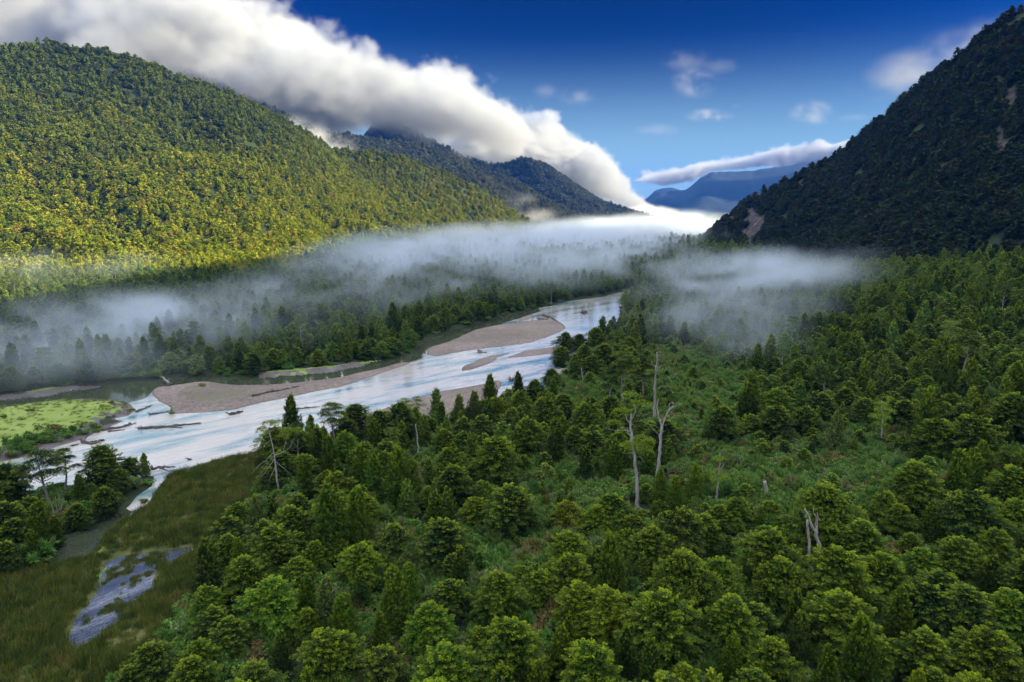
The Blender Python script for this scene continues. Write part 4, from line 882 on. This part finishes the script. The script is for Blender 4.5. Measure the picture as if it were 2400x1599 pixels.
snag('dead_tree', 'dark contorted dead tree standing up in the mist', 'dead tree', (818,296), [([(818,296),(818.5,286),(820,278),(819,271)], 1.0, 0.3), ([(820,279),(823,275),(822.5,271)], 0.4, 0.1), ([(819.5,281),(824,279)], 0.3, 0.1), ([(820,275),(817,271)], 0.3, 0.1)], 1.3, M['driftwood'], seed=11)
snag('dead_tree', 'slender pale dead stem among the dark crowns of the shaded slope', 'dead tree', (1004,592), [([(1004,592),(1002,580),(998,568),(997,556)], 0.5, 0.3)], 0.30, M['pale_bark'], seed=12)
snag('dead_tree', 'bare pale stems fanning out inside the river grove', 'dead tree', (57,523), [([(57,523),(57,510),(55,496)], 0.6, 0.1), ([(57,522),(61,510),(63,497)], 0.5, 0.1), ([(57,522),(53,510),(49,500)], 0.5, 0.1), ([(57,522),(59,508),(59,494)], 0.4, 0.1)], 0.25, M['pale_bark'], seed=13)

def log(label, pts, r, mat='driftwood', extra=(), seed=0, cat='driftwood log', name='driftwood_log', z=0.15):
    gg = np.random.default_rng(seed)
    P = np.array([gnd(a, b, z) for a, b in pts]); c = P.mean(0)
    root = P - c; L = np.linalg.norm(P[-1] - P[0])
    Pn = resample(root, 12); Pn[1:-1] += gg.normal(0, r * 0.35, (10, 3)); out = [(Pn, np.linspace(r * 1.2, r * 0.45, 12) * gg.uniform(0.85, 1.15, 12))]
    # root plate and broken stubs
    d = unit(Pn[1] - Pn[0])
    for k in range(6):
        v = unit(gg.normal(0, 1, 3) - d * 0.3); out.append(limb(Pn[0], Pn[0] + v * r * gg.uniform(2.0, 4.5), r * 0.45, r * 0.08, 4, 0.2, gg))
    for k in range(int(2 + L / 6)):
        i = int(gg.integers(2, 11)); v = unit(gg.normal(0, 1, 3) + np.array([0, 0, 0.5])); out.append(limb(Pn[i], Pn[i] + v * gg.uniform(0.05, 0.16) * L, r * 0.35, r * 0.06, 4, 0.2, gg))
    for pts2, r2 in extra:
        Q = np.array([gnd(q[0], q[1], z + (q[2] if len(q) > 2 else 0)) for q in pts2]) - c; Qn = resample(Q, 8); Qn[1:-1] += gg.normal(0, r2 * 0.3, (6, 3)); out.append((Qn, np.linspace(r2, r2 * 0.3, 8)))
    V, Fq = tubes(out, 8); o = obj(name, mesh_np(name, V, Fq, M[mat], True)); o.location = c
    return tag(o, label, cat)
log('long log raft lying in the river below the big gravel bar', [(141,428.5),(160,427.5),(180,425.5),(201,423)], 0.55, extra=[([(150,426.5),(165,427),(182,427.3)], 0.4), ([(155,428.5),(175,425),(190,424)], 0.35)], seed=1)
log('dark log resting against the muddy shore of the meadow', [(103,430),(118,428),(136,422.8)], 0.6, extra=[([(108,431.5),(125,429.5)], 0.35)], seed=2)
log('stranded wedge of driftwood with weeds in midstream', [(83,441.5),(92,444),(104,440)], 0.7, extra=[([(88,443.5),(97,440.5)], 0.5), ([(84,442),(95,442.5)], 0.6)], seed=3)
log('small sunken branch near the driftwood wedge', [(72,445.8),(79,443.8)], 0.28, seed=4)
log('thin log across the side channel at the bar tail', [(150,414.2),(160,412.8),(168,411.2)], 0.4, seed=5)
log('short thick log grounded off the long gravel bar', [(230,414.6),(236,413.6),(243,411.6)], 0.75, extra=[([(226,412.5),(232,414.4)], 0.3)], seed=6)
log('slender whole tree stranded on the long gravel bar', [(253,395.5),(265,392.6),(282,389.3),(299,386.2)], 0.4, z=1.0, seed=7)
log('fallen tree reaching out over the creek mouth', [(152,468.5),(160,467.2),(175,466.8)], 0.4, z=1.0, extra=[([(160,468),(168,470.5),(174,471)], 0.3), ([(174,467,0),(175,467,1.5),(175.4,467,3.5)], 0.2)], seed=8)
log('driftwood heap at the head of the far gravel island', [(543,314.5),(548,317),(554,318)], 0.7, z=0.7, extra=[([(538,318.5),(548,319.5)], 0.5), ([(552,318),(558,321)], 0.5)], seed=9)
log('pair of snags breaking the water between the gravel islands', [(479,352),(483,352.6),(487,352.2)], 0.6, extra=[([(478,350.2),(483,350.4)], 0.4)], seed=10)
log('dark root mass off the point of the hidden gravel bar', [(511,381),(515,379.5),(520,378.8)], 0.75, extra=[([(512,380),(516,376.5,1.0),(514,375,2.0)], 0.4)], seed=11, name='root_mass', cat='driftwood')
log('lone dark rootwad breaking the upper river', [(583,313.5),(588,313)], 1.3, seed=12, name='root_mass', cat='driftwood')
log('reddish fallen trunk on the wooded far bank', [(169,383.5),(164,379),(159,376)], 0.55, z=1.5, mat='grey_bark', seed=13)
log('curved sunken log at the meadow point', [(137,411.5),(144,408.5),(152,405)], 0.35, seed=14)
log('small rock-like snag in the pale shallows', [(188.5,459.6),(191.5,459.2)], 0.35, seed=15)
log('thin branch drifting beside the wooded near bank', [(296,409),(306,407.8),(320,406.5)], 0.35, seed=16)
log('bleached stick lying on the grey shore', [(13,454.5),(21,452.2)], 0.25, z=1.0, mat='pale_bark', seed=17)

def bush(label, px, py, wpx, tone, seed, asp=0.7):
    gg = np.random.default_rng(seed); b = gnd(px, py, 0.8); d = b[1] * cp + CAMZ * sp; w = wpx * d / F
    me = shrub_mesh(200 + seed, w * 0.52, w * asp, 900, max(0.22, w * 0.05)); me.materials.clear(); me.materials.append(LEAFQ)
    o = obj('bush', me); b[2] = float(ground_z(np.array([b[0]]), np.array([b[1]]))[0]) - 0.1; o.location = b; o.color = (*TONE[tone], 1)
    return tag(o, label, 'bush')
TONE['r'] = (0.055, 0.045, 0.030)
bush('large dark round bush on the green meadow', 41, 434, 15, 'r', 1)
bush('brownish bush at the upper side of the meadow', 30.5, 414.5, 8, 'r', 2)
bush('low dark bush toward the tip of the meadow', 104, 412.5, 11, 'd', 3)
bush('tiny grey bush beside the low dark bush', 112, 405.5, 5, 'r', 4)
bush('bush on the yellowish point of the meadow', 130, 412, 9, 'o', 5)
bush('olive bush on the tail of the long gravel bar', 171, 413.2, 8, 'o', 6)
bush('low bush on the meadow edge above the mud', 82, 428.5, 12, 'o', 7, 0.4)
bush('low olive bush next to the shore logs', 98, 430, 9, 'o', 8, 0.45)
bush('round leafless-looking bush standing in the creek', 145, 500, 9, 'r', 9)
bush('small flat bush by the picture edge of the meadow', 4, 419.5, 7, 'd', 10, 0.5)
bush('bright green bush on the long gravel bar', 203, 386, 7, 'l', 11, 0.4)
bush('fluffy pale shrub growing over the broken stump', 766, 480, 20, 'p', 12, 0.8)

# ------------------------------------------------------------------ grass: marsh sedge, meadow tufts
def tuft_mesh(seed, n, h, spread, w):
    gg = np.random.default_rng(seed); b0 = np.stack([gg.normal(0, spread, n), gg.normal(0, spread, n), np.zeros(n)], 1)
    d = unit(np.stack([gg.normal(0, 0.35, n), gg.normal(0, 0.35, n), np.ones(n)], 1)); L = h * gg.uniform(0.5, 1.2, (n, 1)); side = unit(np.cross(d, gg.normal(0, 1, (n, 3)))) * w
    V = np.stack([b0 - side, b0 + side, b0 + d * L + side * 0.2, b0 + d * L - side * 0.2], 1).reshape(-1, 3)
    return mesh_np('grass_model', V, np.arange(4 * n).reshape(-1, 4), None, False, {'tint': ('FACE', gg.uniform(0, 1, n)), 'young_toplit': ('FACE', np.zeros(n))})
M['sedge'] = leaf_mat('sedge', 'random', [(0, (0.028, 0.055, 0.009)), (0.4, (0.062, 0.095, 0.013)), (0.7, (0.115, 0.135, 0.022)), (1.0, (0.16, 0.145, 0.034))])
M['green_grass'] = leaf_mat('green_grass', 'random', [(0, (0.09, 0.13, 0.03)), (0.5, (0.16, 0.21, 0.05)), (1.0, (0.24, 0.24, 0.08))])
TUF = [tuft_mesh(i, 70, 1.0, 0.42, 0.03) for i in range(3)]
for t_ in TUF: t_.materials.append(M['sedge'])
TUG = [tuft_mesh(10 + i, 60, 0.7, 0.5, 0.04) for i in range(2)]
for t_ in TUG: t_.materials.append(M['green_grass'])
def tufts(name, polys, dens, protos, smin, smax, seed, lim=400, hole=None):
    gg = np.random.default_rng(seed); xs, ys = [], []
    for p in polys:
        a, b = p.min(0), p.max(0); b = np.minimum(b, [500, lim]); a = np.maximum(a, [-260, 85]); m_ = int((b - a).prod() * dens)
        x, y = gg.uniform(a[0], b[0], m_), gg.uniform(a[1], b[1], m_); k = inside(p, x, y) & in_frame(x, y, 0 * x, 40); xs.append(x[k]); ys.append(y[k])
    x, y = np.concatenate(xs), np.concatenate(ys); d, bar = shore(x, y); n = fbm(x / 7, y / 7, 3, 60)
    k = (d > 0.9) & (gg.uniform(0, 1, len(x)) < 0.35 + n); x, y, n = x[k], y[k], n[k]
    s = gg.uniform(smin, smax, len(x)) * (0.6 + 0.9 * n)
    scatter_object(name, np.stack([x, y, ground_z(x, y) - 0.05], 1), gg.integers(0, len(protos), len(x)), gg.uniform(0, 6.28, len(x)), np.stack([s, s, s * gg.uniform(0.7, 1.2, len(x))], 1), protos)
    print(name, len(x))
tufts('marsh_grass', wMARSH, 1.3, TUF, 0.8, 1.7, 1)
tufts('meadow_grass', wBRUSH + wMEAD[:1], 0.16, TUG, 0.4, 1.1, 2, 420)
# reeds standing in the lagoon
gg = np.random.default_rng(8); a, b = wLAKE.min(0), wLAKE.max(0); x, y = gg.uniform(a[0], b[0], 9000), gg.uniform(a[1], b[1], 9000)
k = inside(wLAKE, x, y) & (fbm(x / 2.2, y / 5, 3, 91) > 0.60) & (gg.uniform(0, 1, 9000) < 0.25); x, y = x[k], y[k]; s = gg.uniform(0.4, 0.9, len(x))
scatter_object('lagoon_reeds', np.stack([x, y, 0 * x - 0.1], 1), gg.integers(0, 3, len(x)), gg.uniform(0, 6.28, len(x)), np.stack([s, s, s], 1), TUF)

# ------------------------------------------------------------------ fog in the valley, clouds on the ranges, haze
def vol_mat(name, dens, color=(1, 1, 1), aniso=0.2):
    m, t, out = new_mat(name)
    v = N(t, 'ShaderNodeVolumePrincipled'); v.inputs['Color'].default_value = (*color, 1); v.inputs['Density'].default_value = dens; v.inputs['Anisotropy'].default_value = aniso
    t.links.new(v.outputs[0], out.inputs['Volume'])
    return m
def vol_object(name, lo, hi, res, build, mat, kind='stuff'):
    me = bpy.data.meshes.new(name); o = obj(name, me); o['kind'] = kind; me.materials.append(mat)
    ng = bpy.data.node_groups.new(name, 'GeometryNodeTree'); ng.interface.new_socket('Geometry', in_out='INPUT', socket_type='NodeSocketGeometry'); ng.interface.new_socket('Geometry', in_out='OUTPUT', socket_type='NodeSocketGeometry')
    go = ng.nodes.new('NodeGroupOutput'); vc = ng.nodes.new('GeometryNodeVolumeCube'); sm = ng.nodes.new('GeometryNodeSetMaterial'); sm.inputs['Material'].default_value = mat
    vc.inputs['Min'].default_value = lo; vc.inputs['Max'].default_value = hi
    for k, r in zip(('Resolution X', 'Resolution Y', 'Resolution Z'), res): vc.inputs[k].default_value = r
    class Bd:
        def node(s, typ, **kw):
            n = ng.nodes.new(typ)
            for k, v in kw.items(): setattr(n, k, v)
            return n
        def put(s, sock, v):
            if hasattr(v, 'links'): ng.links.new(v, sock)
            else: sock.default_value = v
        def m(s, op, a, b=0.0, c=0.0):
            n = s.node('ShaderNodeMath', operation=op); s.put(n.inputs[0], a); s.put(n.inputs[1], b); s.put(n.inputs[2], c); return n.outputs[0]
        def vm(s, op, a, b=None):
            n = s.node('ShaderNodeVectorMath', operation=op); s.put(n.inputs[0], a)
            if b is not None: s.put(n.inputs[1], b)
            return n.outputs['Value'] if op in ('LENGTH', 'DISTANCE') else n.outputs[0]
        def rng(s, v, a, b, c=0.0, d=1.0, smooth=True):
            n = s.node('ShaderNodeMapRange', interpolation_type='SMOOTHSTEP' if smooth else 'LINEAR'); s.put(n.inputs[0], v)
            for i, q in enumerate((a, b, c, d)): n.inputs[i + 1].default_value = q
            return n.outputs[0]
        def noise(s, vec, scale, detail=5, rough=0.55, dist=0.0):
            n = s.node('ShaderNodeTexNoise'); s.put(n.inputs['Vector'], vec); n.inputs['Scale'].default_value = scale; n.inputs['Detail'].default_value = detail; n.inputs['Roughness'].default_value = rough; n.inputs['Distortion'].default_value = dist
            return n.outputs[0]
        def curve(s, x, pts):             # piecewise-linear function of x through pts (world units)
            xs = [p[0] for p in pts]; ys = [p[1] for p in pts]; x0, x1, y0, y1 = min(xs), max(xs), min(ys), max(ys)
            n = s.node('ShaderNodeFloatCurve'); cu = n.mapping.curves[0]
            while len(cu.points) < len(pts): cu.points.new(0.5, 0.5)
            for q, p in zip(sorted(range(len(pts)), key=lambda i: xs[i]), range(len(pts))):
                cu.points[p].location = ((xs[q] - x0) / (x1 - x0), (ys[q] - y0) / (y1 - y0)); cu.points[p].handle_type = 'VECTOR'
            n.mapping.update(); s.put(n.inputs['Value'], s.rng(x, x0, x1, smooth=False))
            return s.m('MULTIPLY_ADD', n.outputs[0], y1 - y0, y0)
    bd = Bd(); pos = ng.nodes.new('GeometryNodeInputPosition').outputs[0]; sx = ng.nodes.new('ShaderNodeSeparateXYZ'); ng.links.new(pos, sx.inputs[0])
    ng.links.new(build(bd, pos, *sx.outputs), vc.inputs['Density'])
    ng.links.new(vc.outputs[0], sm.inputs[0]); ng.links.new(sm.outputs[0], go.inputs[0])
    md = o.modifiers.new('volume', 'NODES'); md.node_group = ng
    return o

FOG = [(45,338,13,65,55,17,1.1),(105,328,15,75,55,22,1.9),(165,312,16,65,50,18,1.4),(235,302,16,55,45,15,.9),(300,290,18,75,55,16,1.0),(352,277,24,90,65,18,1.2),(405,260,30,115,110,22,1.3),(465,248,30,160,170,28,1.5),(540,240,26,190,180,30,1.2),(610,236,22,200,260,36,1.4),(670,234,10,180,320,54,2.5),(640,250,26,80,120,24,1.4),(690,262,26,65,60,20,1.6),(735,274,26,65,50,18,2.1),(775,268,34,50,45,16,2.3),(815,271,40,32,30,12,1.7),(845,264,52,24,26,10,1.0),(712,262,30,40,40,14,1.2),(700,290,22,55,45,16,1.1),(745,305,22,60,42,18,1.2),(725,335,17,45,32,14,.9),(670,312,20,40,40,16,.6),(20,268,28,140,110,16,.3),(470,425,12,28,22,8,.2),(60,362,14,45,35,14,.7),(130,352,14,50,35,14,.6),(250,322,20,60,45,16,.45),(370,296,22,70,60,18,.6),(450,276,26,80,80,20,.7),(540,264,28,80,90,22,.8),(600,258,28,70,90,22,.8)]
def fog_density(b, pos, x, y, z):
    tot = None
    for px, py, zz, rx, ry, rz, de in FOG:
        c = gnd(px, py, zz)
        n = b.vm('DIVIDE', b.vm('SUBTRACT', pos, tuple(c)), (rx, ry, rz))
        f = b.m('MULTIPLY', b.rng(b.vm('LENGTH', n), 1.25, 0.0), de)
        tot = f if tot is None else b.m('ADD', tot, f)
    nv = b.vm('MULTIPLY', pos, (1.0, 0.8, 1.9)); n1 = b.noise(nv, 0.017, 7, 0.66, 1.6); n2 = b.noise(b.vm('ADD', pos, (900., 0., 0.)), 0.005, 2)
    w = b.rng(b.m('MULTIPLY_ADD', n2, 0.6, n1), 0.715, 0.93, 0.02, 2.6)
    return b.m('MULTIPLY', tot, w)
vol_object('fog', (-750, 230, -4), (850, 2300, 96), (270, 340, 30), fog_density, vol_mat('fog', 0.0058, (0.80, 0.89, 1.0)))

def curvepts(P, Y): return [(xy(px, py) * Y, CAMZ + zy(py) * Y) for px, py in P]
YC = 3050
TOP = curvepts([(-420,-150),(-100,-110),(100,-60),(262,-2),(300,14),(335,26),(374,42),(392,55),(418,52),(457,60),(475,78),(492,90),(508,105),(520,122),(532,139),(560,149)], YC)
BOT = curvepts([(-420,120),(0,125),(200,130),(300,130),(323,124),(380,125),(427,130),(468,141),(500,150),(520,150),(532,140),(560,150)], YC)
def billow(b, pos, scales, off=0.0):
    tot = None
    for k, (sc, am) in enumerate(scales):
        n = b.noise(b.vm('ADD', pos, (off + 777.0 * k, 0., 0.)), sc, 1, 0.5, 0.2)
        v = b.m('MULTIPLY', b.m('ABSOLUTE', b.m('SUBTRACT', n, 0.5)), am * 4.0)
        tot = v if tot is None else b.m('ADD', tot, v)
    return tot
def bank(b, pos, x, y, z, TOP=TOP, BOT=BOT, YM=3350.0, HY=760.0):
    bl = billow(b, pos, [(0.0016, 0.75), (0.0042, 0.50), (0.011, 0.24)]); fine = b.m('MULTIPLY', b.m('SUBTRACT', b.noise(pos, 0.014, 5, 0.68, 0.6), 0.5), 0.85)
    top = b.curve(x, TOP); bot = b.curve(x, BOT)
    zc = b.m('MULTIPLY_ADD', b.m('SUBTRACT', top, bot), 0.38, bot)
    up = b.m('DIVIDE', b.m('SUBTRACT', z, zc), b.m('MAXIMUM', b.m('SUBTRACT', top, zc), 20.0)); dn = b.m('DIVIDE', b.m('SUBTRACT', zc, z), b.m('MAXIMUM', b.m('SUBTRACT', zc, bot), 15.0))
    v = b.m('MAXIMUM', up, dn); dy = b.m('DIVIDE', b.m('SUBTRACT', y, YM), HY)
    rad = b.m('SQRT', b.m('ADD', b.m('MULTIPLY', v, v), b.m('MULTIPLY', dy, dy)))
    e = b.m('MULTIPLY', b.m('SUBTRACT', 1.0, rad), b.m('MAXIMUM', b.m('DIVIDE', b.m('SUBTRACT', top, bot), 330.0), 0.55))
    soft = b.rng(up, -0.4, 0.6, 0.8, 0.20)
    return b.m('MINIMUM', b.m('MAXIMUM', b.m('DIVIDE', b.m('ADD', b.m('ADD', e, b.m('MULTIPLY', b.m('SUBTRACT', bl, 0.62), 0.80)), fine), soft), 0.0), 1.0)
CLOUDM = vol_mat('cloud', 0.010, (0.62, 0.645, 0.69), 0.0)
vol_object('cloud_bank', (-3900, 2500, 200), (300, 4200, 1600), (400, 150, 140), bank, CLOUDM)
YT = 4500
TOPT = curvepts([(440,120),(480,100),(500,99),(515,104),(531,112),(566,117),(590,126),(609,139),(622,158),(636,184),(650,202),(668,214)], YT); BOTT = curvepts([(440,160),(600,205),(640,216),(668,224)], YT)
vol_object('cloud_slope', (-600, 4250, 0), (1150, 5700, 900), (180, 110, 90), lambda b, pos, x, y, z: bank(b, pos, x, y, z, TOPT, BOTT, 4950.0, 620.0), CLOUDM)
TOP2 = curvepts([(600,192),(627,179),(650,168),(700,158),(740,151),(790,142),(844,136),(940,128)], 8200); BOT2 = curvepts([(600,194),(627,182),(660,188),(690,186),(712,175),(750,172),(790,167),(844,160),(940,160)], 8200)
def lens(b, pos, x, y, z):
    nn = b.m('ADD', b.m('SUBTRACT', billow(b, pos, [(0.0012, 0.8), (0.0035, 0.5), (0.009, 0.25)], 99.0), 0.95), b.m('MULTIPLY', b.m('SUBTRACT', b.noise(pos, 0.008, 4, 0.6), 0.5), 0.6))
    e = b.m('MINIMUM', b.m('DIVIDE', b.m('SUBTRACT', b.curve(x, TOP2), z), 110.0), b.m('DIVIDE', b.m('SUBTRACT', z, b.curve(x, BOT2)), 70.0))
    e = b.m('MINIMUM', e, b.m('DIVIDE', b.m('SUBTRACT', 450.0, b.m('ABSOLUTE', b.m('SUBTRACT', y, 8300.0))), 200.0))
    return b.rng(b.m('ADD', e, nn), 0.1, 0.5)
vol_object('cloud_lens', (1000, 7700, 200), (5400, 8900, 1300), (220, 50, 60), lens, vol_mat('cloud_far', 0.010, (0.62, 0.645, 0.69), 0.0))
# low cloud pouring over the range end and small puffs
PUFF = [(694,84,5200,150,90,85,.9),(709,115,5200,165,80,35,1.6),(812,113,5200,130,80,75,1.2),(855,118,5200,120,70,25,.3),(576,97,5200,120,80,60,.35),(545,92,5200,90,80,50,.25),(686,60,5200,150,80,70,.35),(722,66,5200,110,80,45,.3),(890,85,2600,140,80,50,.9),(925,68,2600,150,90,55,1.0),(960,45,2600,120,80,55,.9),(985,28,2600,90,70,45,.9),(660,130,5200,160,80,40,.3),(736,106,5200,30,30,12,.6)]
def puffs(sel):
    def f(b, pos, x, y, z):
        tot = None
        for px, py, Y, rx, ry, rz, de in sel:
            c = at(px, py, Y); n = b.vm('DIVIDE', b.vm('SUBTRACT', pos, tuple(c)), (rx, ry, rz)); q = b.m('MULTIPLY', b.rng(b.vm('LENGTH', n), 1.5, 0.2), de); tot = q if tot is None else b.m('ADD', tot, q)
        n1 = b.noise(b.vm('MULTIPLY', pos, (1.0, 1.0, 1.5)), 0.006, 6, 0.62, 0.4)
        return b.m('MULTIPLY', tot, b.rng(n1, 0.42, 0.66, 0.0, 1.4))
    return f
CM3 = vol_mat('cloud_puff', 0.0036, (0.62, 0.61, 0.61), 0.0)
for nm, sel in (('cloud_puff', [p for p in PUFF if p[2] == 5200]), ('cloud_wisp', [p for p in PUFF if p[2] == 2600])):
    cs = np.array([at(p[0], p[1], p[2]) for p in sel]); rr = np.array([p[3:6] for p in sel]) * 1.5
    lo, hi = (cs - rr).min(0), (cs + rr).max(0); vol_object(nm, tuple(lo), tuple(hi), tuple(int(v) for v in np.clip((hi - lo) / 18, 8, 200)), puffs(sel), CM3)
WISP = [(322,138,1900,70,60,42,1.6),(340,150,1880,45,45,22,.9),(306,128,1850,60,60,30,.7),(518,204,2250,60,80,32,.5),(533,214,2250,70,80,22,.4),(600,226,3000,200,200,30,.5),(470,150,2700,80,90,30,.4),(648,212,4200,120,200,35,.9)]
cs = np.array([at(p[0], p[1], p[2]) for p in WISP]); rr = np.array([p[3:6] for p in WISP]) * 1.5; lo, hi = (cs - rr).min(0), (cs + rr).max(0)
vol_object('mist', tuple(lo), tuple(hi), (150, 190, 70), puffs(WISP), vol_mat('mist', 0.016))

# haze: one closed box round the whole scene
bpy_v = [(x, y, z) for z in (-30, 760) for x, y in ((-7000, -1200), (9000, -1200), (9000, 14500), (-7000, 14500))]
me = bpy.data.meshes.new('haze'); me.from_pydata(bpy_v, [], [(0, 3, 2, 1), (4, 5, 6, 7), (0, 1, 5, 4), (1, 2, 6, 5), (2, 3, 7, 6), (3, 0, 4, 7)])
hz = vol_mat('haze', HAZE_D, HAZE_C, 0.0); me.materials.append(hz); tag(obj('haze', me), kind='stuff')
